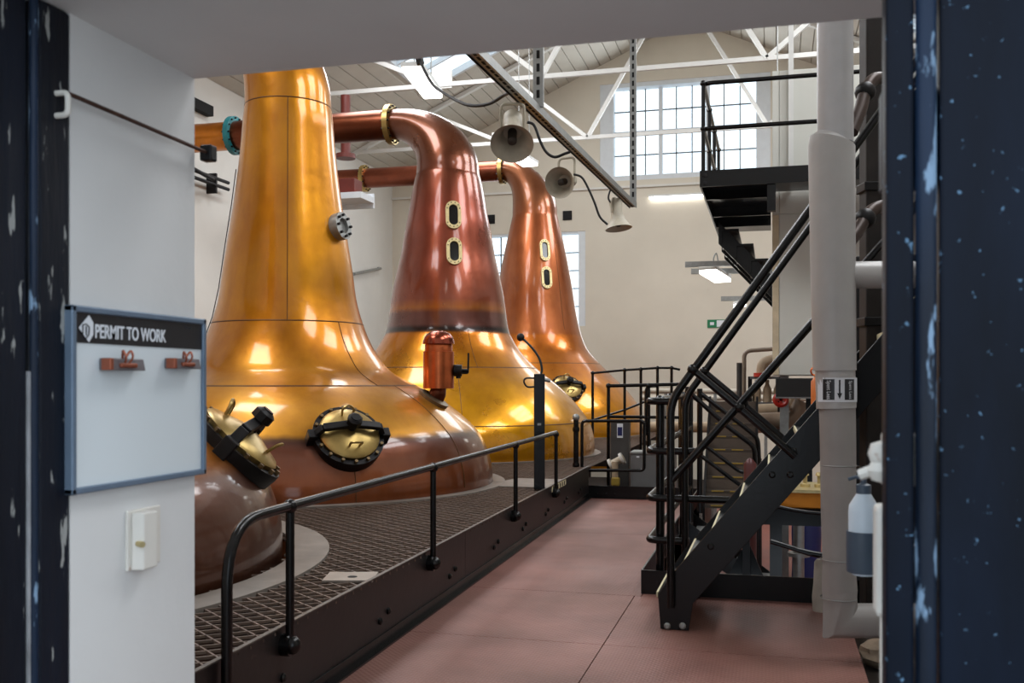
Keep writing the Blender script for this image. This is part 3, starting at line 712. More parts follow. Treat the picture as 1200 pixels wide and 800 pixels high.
# round porthole on the amber still's neck
p, n = normal_at(s1, az_of(s1, 394, 258), zf(s1, 260))
pr = MB().lathe(p, [(.15, -.06), (.16, .04), (.16, .09), (.09, .09), (.09, .05), (.001, .05)], 24, n).build('porthole', galv, s1.root)
x, y = frame_of(n); bm = MB()
for k in range(8): c = p + (x * math.cos(k * math.pi / 4) + y * math.sin(k * math.pi / 4)) * .125; bm.cyl(c + n * .09, c + n * .12, .016, 6)
bm.build('bolts', iron, pr)['kind'] = 'stuff'
# copper relief valve on its shoulder
p, n = hit(s1, 507, 468); f_ = (p - O).dot(Vector((-SN, CS, 0)))
MB().lathe(p, [(.05, -.05), (.18, -.03), (.19, .03), (.10, .05)], 24, n).build('valve_flange', M('grey_flange', (120, 104, 82), 0.45, 0.7), s1.root)
c = pf(514, 455, f_)
MB().sweep(curve_pts([p, p + n * .10, c + Vector((0, 0, -.06)), c + Vector((0, 0, .05))], 15), .085, 16).build('valve_elbow', copper_dk, s1.root)
def zz(v): return pf(514, v, f_).z
rw = 18 * f_ / F
can = MB().lathe((c.x, c.y, 0), [(.001, zz(455)), (rw, zz(455)), (rw, zz(412)), (rw * .9, zz(411.5)), (rw * .9, zz(404)), (rw * .86, zz(403)), (rw * .86, zz(400))], 32).build('valve_body', copper, s1.root)
MB().lathe((c.x, c.y, 0), [(rw * .85, zz(403)), (rw * 1.03, zz(403)), (rw * 1.02, zz(399.5)), (rw * .93, zz(395)), (rw * .76, zz(391)), (rw * .5, zz(388.5)), (rw * .25, zz(387.4)), (.001, zz(387))], 32).build('valve_dome', M('dome_copper', (150, 76, 58), 0.22, 0.95, var=0.1), s1.root)
RT = Vector((CS, SN, 0))
b = MB(); q = c + RT * rw; q.z = zz(434)
b.cyl(q, q + RT * .09, .07, 10); b.cyl(q + RT * .05 + Vector((0, 0, -.09)), q + RT * .05 + Vector((0, 0, .06)), .03, 8); b.cyl(q, q + RT * .17, .02, 8)
b.build('drain_cock', iron, s1.root)
b = MB(); b.sweep(bent([q + RT * .05 + Vector((0, 0, -.03)), q + RT * .16 + Vector((0, 0, -.03)), q + RT * .165 + Vector((0, 0, .20))], .02), .011, 8); b.build('cock_lever', iron, s1.root)
# thin sensor wire down the left flank of the amber still
w_ = [normal_at(s1, R(197 + 0 * k), z)[0] + normal_at(s1, R(197), z)[1] * .04 for k, z in enumerate((4.1, 3.7, 3.2, 2.7, 2.35, 2.1))]
MB().sweep(w_, .006, 5).build('sensor_wire', iron, s1.root)

# ================================================================== MESH DECK, COLLARS, KERB
deck = thing('mesh_deck', (-6.5, 12, DECK), 'brown expanded metal mesh deck around the copper stills', 'deck')
HOLES = [(s.x, s.y, 2.47) for s in (s0, s1, s2, s3)]
dv, df = [], []
LW, SW = 0.15, 0.058; hw, hh = .0045, .007
yrow = YF1 + .06; jrow = 0
def seg_(a, b):
    (xa, ya_), (xb, yb_) = a, b; d = math.hypot(xb - xa, yb_ - ya_); nx, ny = -(yb_ - ya_) / d * hw, (xb - xa) / d * hw
    b0 = len(dv)
    for (x_, y_) in ((xa, ya_), (xb, yb_)):
        dv.extend([(x_ + nx, y_ + ny, DECK - 2 * hh), (x_ - nx, y_ - ny, DECK - 2 * hh), (x_ - nx, y_ - ny, DECK), (x_ + nx, y_ + ny, DECK)])
    df.extend([(b0 + i, b0 + (i + 1) % 4, b0 + 4 + (i + 1) % 4, b0 + 4 + i) for i in range(4)])
while yrow < YB - .1:
    kx = kerb_x(yrow) if yrow < CYF else kerb_x(CYF)
    i0 = 0; x_ = XL + .05; k = 0
    while x_ < kx - .02:
        ya_, yb_ = (yrow - SW / 2, yrow + SW / 2) if (k + 0) % 2 == 0 else (yrow + SW / 2, yrow - SW / 2)
        if jrow % 2: ya_, yb_ = yb_, ya_
        xm, ym = x_ + LW / 4, yrow
        if all((xm - hx) ** 2 + (ym - hy) ** 2 > hr * hr for hx, hy, hr in HOLES): seg_((x_, ya_), (min(x_ + LW / 2, kx), yb_))
        x_ += LW / 2; k += 1
    yrow += SW; jrow += 1
me = bpy.data.meshes.new('mesh_strands'); me.from_pydata([(a - deck.location.x, b - deck.location.y, c - DECK) for a, b, c in dv], [], df)
me.materials.append(mesh_steel); o = bpy.data.objects.new('mesh_strands', me); COL.objects.link(o); o.parent = deck; o['kind'] = 'stuff'
for k in range(14):                                             # bearers under the mesh
    yy = 3.0 + k * 1.8
    x_ = XL + .1; x_s = None
    while x_ < kerb_x(min(yy, CYF)):
        ok = x_ < kerb_x(min(yy, CYF)) - .3 and all((x_ + .15 - hx) ** 2 + (yy - hy) ** 2 > (hr + .1) ** 2 for hx, hy, hr in HOLES)
        if ok and x_s is None: x_s = x_
        if not ok and x_s is not None: MB().box((x_s, yy - .03, DECK - .18), (x_, yy + .03, DECK - .017)).build('bearer', pit_mat, deck, False); x_s = None
        x_ += .3
    if x_s is not None: MB().box((x_s, yy - .03, DECK - .18), (x_, yy + .03, DECK - .017)).build('bearer', pit_mat, deck, False)
for s, lab in ((s0, 'grey steel collar plate ringing the half hidden brown still'), (s1, 'grey steel collar plate ringing the foot of the amber still'), (s2, 'grey steel collar plate ringing the red necked still'), (s3, 'grey steel collar plate ringing the farthest still')):
    ri, wr = (2.42, .14) if s is not s0 else (2.5, .24)
    tag(recenter(MB().lathe((s.x, s.y, 0), [(ri, DECK - .02), (ri, DECK + .012), (ri + wr, DECK + .012), (ri + wr, DECK - .02)], 80).build('still_collar', grey_ring)), lab, 'collar')
a = pz(382, 677, DECK); b = pz(440, 677, DECK)
pl = thing('hatch_plate', ((a.x + b.x) / 2, a.y, DECK), 'small pale steel plate with a keyhole on the mesh deck', 'plate')
ux = (b - a).normalized(); uy = Vector((-ux.y, ux.x, 0))
MB().obox((a + b) / 2 + Vector((0, 0, .006)), ux, uy, (0, 0, 1), (b - a).length / 2, .13, .006).build('plate', M('pale_plate', (150, 140, 130), 0.5, 0.2), pl, False)
MB().lathe((a + b) / 2 + Vector((.02, -.02, .0125)), [(.001, .001), (.03, .001), (.03, 0)], 12).build('keyhole', dark_gap, pl)
a = pz(625, 566, DECK)
tag(recenter(MB().hexa([(a.x - .55, a.y - .5, DECK), (kerb_x(a.y - .5), a.y - .5, DECK), (kerb_x(a.y + .45), a.y + .45, DECK), (a.x - .3, a.y + .45, DECK),
    (a.x - .55, a.y - .5, DECK + .01), (kerb_x(a.y - .5), a.y - .5, DECK + .01), (kerb_x(a.y + .45), a.y + .45, DECK + .01), (a.x - .3, a.y + .45, DECK + .01)]).build('deck_plate', grey_ring, smooth=False)), 'flat grey deck plate under the slim black post', 'plate')
# --- left kerb
KN = Vector((KD.y, -KD.x, 0))                                   # points towards the walkway
KH = .435
def kp_(y, off=0.0, z=0.0): return Vector((kerb_x(y), y, z)) + KN * off
def kbox(y0, y1, o0, o1, z0, z1):
    return MB().hexa([kp_(y0, o0, z0), kp_(y0, o1, z0), kp_(y1, o1, z0), kp_(y1, o0, z0), kp_(y0, o0, z1), kp_(y0, o1, z1), kp_(y1, o1, z1), kp_(y1, o0, z1)])
kb = thing('deck_kerb', kp_(7), 'tall black steel kerb plate dividing the mesh deck from the red walkway', 'kerb')
yk0 = 2.2; jy = [yk0, pz(548, 687, 0).y, pz(640, 622, 0).y, CYF]
for y0, y1 in zip(jy, jy[1:]): kbox(y0 + .002, y1 - .002, -.012, 0, -.2, KH).build('kerb_plate', kerb_steel, kb, False)
kbox(yk0, CYF, -.012, .012, KH - .001, KH + .006).build('top_edge', M('worn_edge', (92, 86, 80), 0.5, 0.3, var=0.3, scale=20), kb, False)
kbox(yk0, CYF, 0, .012, .004, .075).build('angle_iron', black_steel, kb, False, .003)
kbox(yk0, CYF, .012, .05, .002, .014).build('angle_foot', black_steel, kb, False)
bb_ = [4.1, 5.5, 6.9, 8.2, 9.3, 10.4, 11.5, 12.5]
for yy in bb_:
    for d in (0, .14):
        c = kp_(yy + d, 0, .16 + .03 * (d > 0)); MB().lathe(c, [(.022, 0), (.022, .01), (.014, .018), (.001, .02)], 8, KN).build('bolt', black_steel, kb)
c = kp_(11.2, 0); kbox(10.75, 11.6, 0, .006, KH - .075, KH).build('hazard_strip', cream_edge, kb, False)
for k in range(6): kbox(10.8 + k * .135, 10.85 + k * .135, .006, .008, KH - .07, KH - .02).build('hazard_bar', black_steel, kb, False)
# --- handrail along it
RZ = 1.005; RO = .035
def ry(u): return px_kerb(u)
def px_kerb(u):
    r = ray(u, 500); t = (K0.x - KD.x / KD.y * K0.y) / (r.x - KD.x / KD.y * r.y); return (r * t).y
yr0 = px_kerb(257); yr1 = px_kerb(332); yr = [yr1, px_kerb(502), px_kerb(600), px_kerb(648)]
hr = thing('handrail', kp_(yr0, RO), 'low black tubular handrail along the mesh deck kerb', 'handrail')
pts = bent([kp_(yr0, RO, .05), kp_(yr0, RO, RZ), kp_(yr[-1] - .0, RO, RZ + .02)], .28, 8)
MB().sweep(pts, .024, 14).build('rail', black_steel, hr)
for i, yy in enumerate(yr):
    zf_ = KH - .1
    MB().cyl(kp_(yy, RO, RZ), kp_(yy, RO, KH - .08), .021, 12).build('post', black_steel, hr)
    MB().ball(kp_(yy, RO, RZ), .036, 12).build('rail_joint', black_steel, hr)
    b = MB(); b.cyl(kp_(yy, 0, KH - .09), kp_(yy, .045, KH - .09), .055, 12); b.ball(kp_(yy, .045, KH - .09), .045, 12); b.build('post_foot', black_steel, hr)
# --- slim post with goose-neck lamp
pb = pz(632, 574, DECK); fpb = (pb - O).dot(Vector((-SN, CS, 0)))
po = thing('gooseneck_post', (pb.x, pb.y, DECK), 'slim square black post with a bent goose-neck microphone on top', 'post')
ztop = pf(632, 438, fpb).z; wp = 6.3 * fpb / F
MB().obox((pb.x, pb.y, (DECK + .012 + ztop) / 2), RT, Vector((-SN, CS, 0)), (0, 0, 1), wp, wp, (ztop - DECK - .012) / 2).build('column', black_steel, po, False, .004)
g = [pf(634, 438, fpb), pf(635, 432, fpb), pf(632, 420, fpb), pf(624, 408, fpb), pf(612, 396, fpb)]
MB().sweep(curve_pts(g, 20), .013, 8).build('gooseneck', M('slate_tube', (46, 60, 66), 0.4, 0.4), po)
MB().ball(pf(610, 395, fpb), .045, 12).build('head', rubber, po)
MB().sweep(curve_pts([pf(628, 443, fpb), pf(617, 443, fpb), pf(614, 447, fpb), pf(618, 453, fpb), pf(627, 453, fpb)], 20), .010, 8).build('cable_loop', rubber, po)
MB().cyl(pf(634, 444, fpb), pf(645, 446, fpb), .02, 8).build('clamp', galv, po)
MB().obox(pf(632, 497, fpb - .09), RT, Vector((-SN, CS, 0)), (0, 0, 1), .02, .005, .012).build('plate', galv, po, False)

# ================================================================== FLOOR OPENING: KERBS, STAIRS, GUARD RAILS
ko = thing('opening_kerb', (CXR, CYN, 0), 'black steel toe kerb around the floor opening beside the stair', 'kerb')
MB().box((CXR, CYN - .012, -.3), (FRX + .12, CYN, .18)).build('kerb_plate', black_steel, ko, False)
MB().box((CXR - .012, CYN - .012, -.3), (CXR, 11.45, .18)).build('kerb_plate', black_steel, ko, False)
MB().box((CXR - .012, 12.36, -.3), (CXR, CYF, .18)).build('kerb_plate', black_steel, ko, False)
ke = thing('end_kerb', ((kerb_x(CYF) + CXR) / 2, CYF, 0), 'black steel toe kerb closing the far end of the red walkway', 'kerb')
MB().box((kerb_x(CYF), CYF, -.3), (CXR, CYF + .012, .17)).build('kerb_plate', black_steel, ke, False)
MB().box((kerb_x(CYF), CYF - .05, .001), (CXR, CYF, .012)).build('angle_foot', black_steel, ke, False)
for k in range(3): MB().lathe((kerb_x(CYF) + .12 + .12 * k, CYF, .06), [(.02, 0), (.02, .012), (.001, .018)], 8, (0, -1, 0)).build('bolt', black_steel, ke)
# --- near stair rising to the right
SY = pz(790, 738, 0).y; SWID = 1.0
def sp(u, v, dy=0): return py(u, v, SY + dy)
st = thing('steel_stair', (sp(790, 738).x, SY + SWID / 2, 0), 'steep black steel stair rising from the red walkway beside the lagged pipe', 'stair')
T0, T1 = sp(786, 674), sp(958, 478); B0, B1 = sp(885, 625), sp(962, 540)
sl = (T1.z - T0.z) / (T1.x - T0.x); ZT = 3.4
def along(P, z): return Vector((P.x + (z - P.z) / sl, SY, z))
poly = [sp(774, 738), sp(807, 738), sp(812, 707), along(B0, .25), along(B0, ZT), along(T0, ZT), T0, sp(771, 696)]
poly[0].z = poly[1].z = 0.002
for dy in (0, SWID - .03): MB().prism([p + Vector((0, dy, 0)) for p in poly], (0, .03, 0)).build('stringer', black_steel, st, False, .003)
for (u, v) in ((782, 733), (800, 733), (833, 640), (905, 556), (930, 528), (926, 556)):
    p = sp(u, v); MB().lathe(p, [(.022, 0), (.022, .01), (.012, .018), (.001, .018)], 10, (0, -1, 0)).build('bolt', galv if v > 700 else black_steel, st)
nst = 15; mid_off = ((T0.z - B0.z) - sl * (T0.x - B0.x)) / 2
for k in range(nst):
    z = .21 * (k + 1) + .02; c = along(T0, z).x + .035
    tr = MB().box((c - .02, SY + .03, z - .035), (c + .20, SY + SWID - .03, z)).build('tread', black_steel, st, False)
    MB().box((c - .03, SY + .03, z - .03), (c - .018, SY + SWID - .03, z + .003)).build('nosing', cream_edge, tr, False)
tr_ = .0255
for dy, nm in ((-.035, 'handrail'), (SWID + .035, 'handrail')):
    def q(u, v): return py(u, v, SY - .035) + Vector((0, dy + .035, 0))
    H0, H1 = q(812, 433), q(948, 246); e = H0 + (H1 - H0) * ((ZT + .75 - H0.z) / (H1.z - H0.z))
    pts = bent([q(786, 712), q(786, 470), e], .10, 6)
    MB().sweep(pts, tr_, 14).build(nm, black_steel, st)
    M0, M1 = q(787, 563), q(955, 374); e2 = M0 + (M1 - M0) * ((ZT + .3 - M0.z) / (M1.z - M0.z))
    MB().sweep([M0, e2], tr_ * .9, 14).build('mid_rail', black_steel, st)
    MB().sweep([q(812, 433), q(866, 478), q(932, 535)], tr_ * .9, 14).build('stanchion', black_steel, st)
    b = MB(); b.ball(q(812, 433), tr_ * 1.45, 14); b.build('rail_joint', black_steel, st); MB().ball(q(866, 477), tr_ * 1.4, 14).build('rail_joint', black_steel, st)
    up_ = (H1 - H0).normalized(); dn = (q(932, 535) - q(812, 433))
    for tt in (2.3,):
        a = H0 + up_ * tt; MB().sweep([a, a + dn], tr_ * .9, 12).build('stanchion', black_steel, st)
lx = along(T0, ZT).x
ld = thing('stair_landing', (lx + .6, SY + .4, -.1), 'black steel landing with legs at the head of the near stair', 'landing')
MB().box((lx + .16, SY - .1, ZT - .15), (lx + 1.3, SY + SWID + .1, ZT)).build('deck_plate', black_steel, ld, False)
for x_ in (lx + .2, lx + 1.2):
    for y_ in (SY - .05, SY + SWID + .05): MB().box((x_ - .05, y_ - .05, -.1), (x_ + .05, y_ + .05, ZT - .15)).build('leg', black_steel, ld, False)
# --- guard rail round the opening's corner
gr_ = thing('corner_guardrail', (CXR, CYN, 0), 'four-bar black tubular guard rail turning the corner of the floor opening', 'guard rail')
gx, gy = CXR + .04, CYN + .03; gyf = 11.35
for v, ue in ((470, 788), (528, 824), (583, 858), (632, 808)):
    z = py(755, v, gy).z; xe = py(ue, v, gy).x
    MB().sweep(bent([(xe, gy, z), (gx, gy, z), (gx, gyf, z)], .07, 5), .027, 12).build('rail', black_steel, gr_)
ztp = py(755, 470, gy).z
for x_, y_ in ((gx + .075, gy + .12), (gx, 9.1), (gx, 10.4), (gx, gyf)):
    MB().cyl((x_, y_, .0 if x_ > gx else .0), (x_, y_, ztp), .033, 12).build('post', black_steel, gr_)
    MB().ball((x_, y_, ztp), .045, 10).build('rail_joint', black_steel, gr_)
# --- flight going down into the opening
Y2, W2_ = 11.5, .8
ds = thing('descending_stair', (CXR, Y2, -1.1), 'short black stair going down into the floor opening behind the corner guard rail', 'stair')
for y_ in (Y2, Y2 + W2_):
    MB().prism([(CXR, y_, -.02), (CXR, y_, -.28), (CXR + 1.12, y_, -1.1), (CXR + 1.45, y_, -1.1)], (0, .02, 0)).build('stringer', black_steel, ds, False)
for k in range(5):
    z = -.18 * (k + 1); x_ = CXR + .05 + .24 * k
    MB().box((x_, Y2 + .02, z - .03), (x_ + .24, Y2 + W2_, z)).build('tread', galv, ds, False)
for (y_, top, low) in ((Y2, [(806, 458), (853, 500), (884, 523), (886, 560)], [(806, 522), (823, 535), (867, 568)]), (Y2 + W2_, [(820, 460), (872, 500), (888, 513), (890, 550)], [(820, 517), (833, 527), (868, 553), (883, 553)])):
    MB().sweep(bent([py(u, v, y_) for u, v in top], .07), .028, 12).build('handrail', black_steel, ds)
    MB().sweep(bent([py(u, v, y_) for u, v in low], .05), .024, 12).build('mid_rail', black_steel, ds)
    u, v = top[0]; p = py(u, v, y_); MB().cyl((p.x, y_, -.02), p + Vector((0, 0, .05)), .034, 12).build('newel', black_steel, ds)
    p2 = py(*top[2], y_); MB().cyl((p2.x + .02, y_, -1.1), (p2.x + .02, y_, p2.z - .25), .028, 10).build('newel', black_steel, ds)
# --- gate and railings at the walkway's far end
YG = CYF + .04
gt = thing('tube_gate', (py(676, 570, YG).x, YG, 0), 'black tubular hinged gate frame across the far end of the walkway', 'gate')
g = lambda u, v: py(u, v, YG)
ring = bent([g(718, 493), g(682, 493), g(682, 551), g(755, 551), g(755, 493), g(718, 493)], .06, 4)
MB().sweep(ring, .022, 12, False).build('gate_frame', black_steel, gt)
p = g(675, 489); MB().cyl((p.x, YG, 0.0), p, .036, 12).build('hinge_post', black_steel, gt); MB().ball(p, .052, 12).build('post_cap', galv, gt)
for v in (503, 545): MB().lathe((p.x, YG, g(675, v).z), [(.045, -.03), (.05, 0), (.045, .03)], 12).build('hinge', black_steel, gt)
YR = CYF + 1.3; g = lambda u, v: py(u, v, YR)
rb = thing('railing', (g(740, 500).x, YR, -1.1), 'two-bar black tubular railing just beyond the walkway gate', 'railing')
MB().sweep([g(713, 452), g(800, 450)], .026, 12).build('rail', black_steel, rb); MB().sweep([g(713, 488), g(795, 489)], .024, 12).build('rail', black_steel, rb)
for u in (713, 760, 797): p = g(u, 452); MB().cyl((p.x, YR, -1.1), p, .027, 10).build('post', black_steel, rb); MB().ball(p, .042, 10).build('rail_joint', black_steel, rb)
p = g(736, 470); MB().sweep(bent([g(757, 510), g(757, 452), g(772, 452)], .1), .024, 10).build('corner_tube', black_steel, rb)
YA = CYF + 3.1; g = lambda u, v: py(u, v, YA)
ra = thing('railing', (g(740, 500).x, YA, -1.1), 'taller black railing with five slim posts in front of the farthest still', 'railing')
MB().sweep([g(694.5, 437), g(732, 433.5), g(770.5, 431), g(787, 431), g(797, 433)], .020, 10).build('rail', black_steel, ra)
MB().sweep([g(694.5, 492), g(732, 480), g(757, 470)], .020, 10).build('rail', black_steel, ra)
for u, v in ((694.5, 437), (732, 433.5), (751, 432.6), (770.5, 431), (787, 431)): p = g(u, v); MB().cyl((p.x, YA, DECK if p.x < kerb_x(CYF) else -1.1), p, .024, 10).build('post', black_steel, ra); MB().ball(p, .036, 10).build('rail_joint', black_steel, ra)
# --- odds and ends beyond the gate
YC = CYF + .5; g = lambda u, v: py(u, v, YC)
cx = thing('control_cabinet', (g(758, 560).x, YC + .2, -1.1), 'grey steel control cabinet standing behind the walkway gate', 'cabinet')
a, b = g(739, 529), g(790, 560)
MB().box((a.x, YC, -1.1), (b.x, YC + .4, a.z - .03)).build('body', steel_grey, cx, False, .01); MB().box((a.x - .01, YC - .015, a.z - .03), (b.x + .01, YC + .41, a.z)).build('lid', galv, cx, False, .006)
MB().box((a.x + .03, YC - .012, -1.0), (b.x - .03, YC, a.z - .06)).build('door', steel_grey, cx, False, .004); c = g(746, 535); MB().box((c.x, YC - .02, c.z - .012), (c.x + .04, YC - .012, c.z + .012)).build('badge', letter, cx, False)
dp = thing('switch_post', (g(722, 560).x, YC + .3, -1.1), 'dark grey switch post with a blue and white label behind the gate', 'post')
a, b = g(712, 494), g(734, 560); MB().box((a.x, YC + .25, -1.1), (b.x, YC + .45, a.z)).build('column', M('dark_grey_box', (62, 60, 58), 0.5), dp, False, .01)
a, b = g(720, 497), g(727, 514); MB().box((a.x, YC + .24, b.z), (b.x, YC + .25, a.z)).build('label', letter, dp, False); MB().box((a.x + .01, YC + .235, b.z + .03), (b.x - .01, YC + .24, a.z - .05)).build('label_mark', blue_mat, dp, False)
vv = thing('yellow_valve', (g(724, 563).x, YC - .1, -1.1), 'pipe stand with a yellow valve handle and white flanges below the gate', 'valve')
c = g(722, 540); MB().cyl((c.x, YC - .1, -1.1), (c.x, YC - .1, c.z), .045, 12).build('pipe', beige_pipe, vv)
c2 = g(724, 563); MB().box((c2.x - .07, YC - .17, c2.z - .06), (c2.x + .05, YC - .10, c2.z + .06)).build('handle', yellow, vv, False, .02)
c3 = g(714, 545); MB().cyl(c3, g(731, 536), .05, 12).build('cross_pipe', M('pale_pipe', (190, 178, 156), 0.5), vv)
for u in (716, 729): q_ = g(u, 545 - (u - 714) * .53); MB().lathe(q_, [(.05, -.02), (.085, -.02), (.085, .02), (.05, .02)], 14, (g(731, 536) - c3)).build('flange', rust_white, vv)

# ================================================================== LAGGED PIPE AND RIGHT SIDE
FP = 5.6
pp = thing('lagged_pipe', pf(983, 740, FP), 'fat grey lagged vertical pipe with a Spent Lees label', 'pipe')
u_ = lambda px_: px_ * FP / F
MB().sweep([pf(979, 168, FP), pf(978.5, 20, FP), pf(978.5, -160, FP)], u_(20.5), 32).build('upper_pipe', M('bare_grey_pipe', (178, 178, 180), 0.35, 0.35, var=0.06), pp)
MB().sweep([pf(978, 434, FP), pf(976, 300, FP), pf(974.5, 172, FP), pf(975, 166, FP), pf(977, 162, FP)], [u_(24.5), u_(25.5), u_(26.5), u_(26), u_(20)], 32).build('lagging_sleeve', lag, pp)
MB().sweep([pf(980, 478, FP), pf(978.5, 430, FP)], u_(22.5), 32).build('lagging_collar', lag, pp)
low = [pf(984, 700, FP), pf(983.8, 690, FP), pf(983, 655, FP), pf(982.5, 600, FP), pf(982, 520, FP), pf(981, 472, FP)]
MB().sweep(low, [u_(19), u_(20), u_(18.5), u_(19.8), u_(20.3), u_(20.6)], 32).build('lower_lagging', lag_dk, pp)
e0 = pf(984.5, 727, FP); MB().sweep([pf(984, 690, FP), e0, e0 + RT * .62], u_(20), 32).build('mitre_elbow', lag_dk, pp)
t0 = pf(978, 322, FP); MB().sweep([t0, t0 + RT * .45], u_(16), 28).build('branch', lag, pp)
for v in (545, 655, 700): MB().lathe(pf(982.5, v, FP), [(u_(20.6), -.004), (u_(20.9), 0), (u_(20.6), .004)], 32).build('lagging_band', galv, pp)
# label wrapped on the pipe
lc = pf(980, 456, FP); lr = u_(23.2); to_cam = Vector((SN, -CS, 0)); a0 = math.atan2(to_cam.y, to_cam.x)
zl0, zl1 = pf(980, 470.5, FP).z, pf(980, 442.5, FP).z
def wrap(a_from, a_to, z0, z1, rr_, mat, nm):
    n = 12; vs = []; fs = []
    for i in range(n + 1):
        a = a0 + a_from + (a_to - a_from) * i / n
        for z in (z0, z1): vs.append((lc.x + math.cos(a) * rr_, lc.y + math.sin(a) * rr_, z))
    for i in range(n): fs.append((2 * i, 2 * i + 2, 2 * i + 3, 2 * i + 1))
    return MB().add(vs, fs).build(nm, mat, pp)
wrap(-1.4, 1.05, zl0, zl1, lr + .001, letter, 'pipe_label')
wrap(-1.0, -.40, zl0 + .012, zl1 - .008, lr + .002, board_head, 'label_block'); wrap(.08, .66, zl0 + .012, zl1 - .008, lr + .002, board_head, 'label_block')
def wtext(s, a_mid, size, h):
    """vertical lettering reading downwards, bent round the pipe"""
    o = text_mesh(s, size, letter, pp, (0, 0, 0), (1, 0, 0), (0, 1, 0), 'lettering', .0002, bold=.0)
    off = Vector(pp.location); vs = [v.co + off for v in o.data.vertices]
    x0 = min(v.x for v in vs); x1 = max(v.x for v in vs); ym = .5 * (min(v.y for v in vs) + max(v.y for v in vs))
    zt = (zl0 + zl1) / 2 + h / 2
    for v, c in zip(o.data.vertices, vs):
        a = a0 + a_mid + (c.y - ym) / lr; r = lr + .003 + c.z
        v.co = Vector((lc.x + math.cos(a) * r, lc.y + math.sin(a) * r, zt - (c.x - x0) / (x1 - x0) * h)) - off
wtext('Spent Lees', -.70, .034, .105); wtext('Spent Lees', .37, .028, .10)
wrap(-.20, -.12, zl0 + .045, zl1 - .012, lr + .002, board_head, 'arrow_shaft')
ar = [(a0 - .16 + d, z) for d, z in ((-.12, zl0 + .05), (.12, zl0 + .05), (0, zl0 + .016))]
MB().add([(lc.x + math.cos(a) * (lr + .0025), lc.y + math.sin(a) * (lr + .0025), z) for a, z in ar], [(0, 2, 1)]).build('arrow_head', board_head, pp, False)
# canvas-wrapped stub behind the pipe foot
c = pf(962, 655, 6.85); cv = thing('canvas_stub', Vector((c.x, c.y, 0)), 'pale canvas-wrapped pipe stub standing behind the lagged pipe foot', 'pipe')
MB().lathe((c.x, c.y, 0), [(.055, 0), (.06, .1), (.05, .2), (.045, c.z - .02), (.03, c.z), (.001, c.z)], 14).build('wrapping', M('canvas', (176, 168, 156), 0.9, var=0.12, scale=8, bmp=0.6), cv)
# dark steel column and bent brown tubes beside it
FC = 6.6; c = pf(1023, 700, FC)
cl_ = thing('steel_column', (c.x, c.y, -.1), 'dark rusty steel column standing behind the lagged pipe', 'column')
MB().obox((c.x, c.y, 2.3), RT, Vector((-SN, CS, 0)), (0, 0, 1), .07, .07, 2.4).build('shaft', M('rusty_black', (34, 28, 25), 0.6, 0.2, var=0.4, scale=5), cl_, False, .01)
for k, z in enumerate((1.0, 2.0, 2.9)): MB().obox((c.x, c.y, z), RT, Vector((-SN, CS, 0)), (0, 0, 1), .085, .085, .03).build('cleat', iron, cl_, False, .006)
brown_tube = M('brown_tube', (66, 52, 46), 0.45, 0.4, var=0.25, scale=8)
FT = 5.9
for j, (pts, lab) in enumerate((([(1040, 92), (1024, 93), (1014, 108), (1008, 130), (998, 155)], 'upper bent brown tube reaching the lagged pipe beside the column'),
                                ([(1040, 240), (1024, 245), (1014, 256), (1004, 272), (992, 288)], 'lower bent brown tube reaching the torn lagging beside the column'))):
    o = MB().sweep(curve_pts([pf(u, v, FT - .25 * (i / 4)) for i, (u, v) in enumerate(pts)], 24), .038, 12)
    t_ = thing('bent_tube', pf(*pts[2], FT), lab, 'tube'); o.build('tube', brown_tube, t_)
    MB().ball(pf(*pts[2], FT - .12), .062, 12).build('clamp_ball', iron, t_)
# black panel filling behind the column
c = pf(1003, 480, 7.6); bp = thing('switchgear_cabinet', (c.x + .5, c.y + .2, -.1), 'black switchgear cabinet in shadow behind the lagged pipe', 'cabinet')
a = pf(1003, 478, 7.4); MB().box((a.x, a.y, -.1), (a.x + .9, a.y + .35, pf(1003, 300, 7.4).z)).build('body', M('matt_black_cabinet', (18, 18, 20), 0.6), bp, False, .01)
MB().box((a.x + .05, a.y - .015, .1), (a.x + .85, a.y, pf(1003, 320, 7.4).z)).build('door', M('matt_black_cabinet', (18, 18, 20), 0.6), bp, False, .006)
MB().box((a.x + .12, a.y - .04, 1.2), (a.x + .16, a.y - .015, 1.4)).build('handle', iron, bp, False, .004)
# rubble sacks at the floor edge
for k, (u, v, r_, lab) in enumerate(((1012, 782, .10, 'crumpled pale sack slumped at the edge of the red plates'), (1022, 762, .08, 'small grey stone lying by the pipe elbow'))):
    c = pz(u, v, -.1); o = MB(); vs = []
    N, Mm = 14, 9
    for i in range(Mm + 1):
        th = math.pi * i / Mm
        for j in range(N):
            a = 2 * math.pi * j / N; rr_ = r_ * (1 + .22 * random.uniform(-1, 1) * math.sin(th))
            vs.append((c.x + .1 + rr_ * 1.2 * math.sin(th) * math.cos(a), c.y + rr_ * 1.3 * math.sin(th) * math.sin(a), c.z + r_ * .9 - r_ * .9 * math.cos(th) * (1.0)))
    o.add(vs, [(i * N + j, i * N + (j + 1) % N, (i + 1) * N + (j + 1) % N, (i + 1) * N + j) for i in range(Mm) for j in range(N)])
    tag(recenter(o.build('rubble_sack' if k == 0 else 'loose_stone', stone)), lab, 'sack' if k == 0 else 'stone')

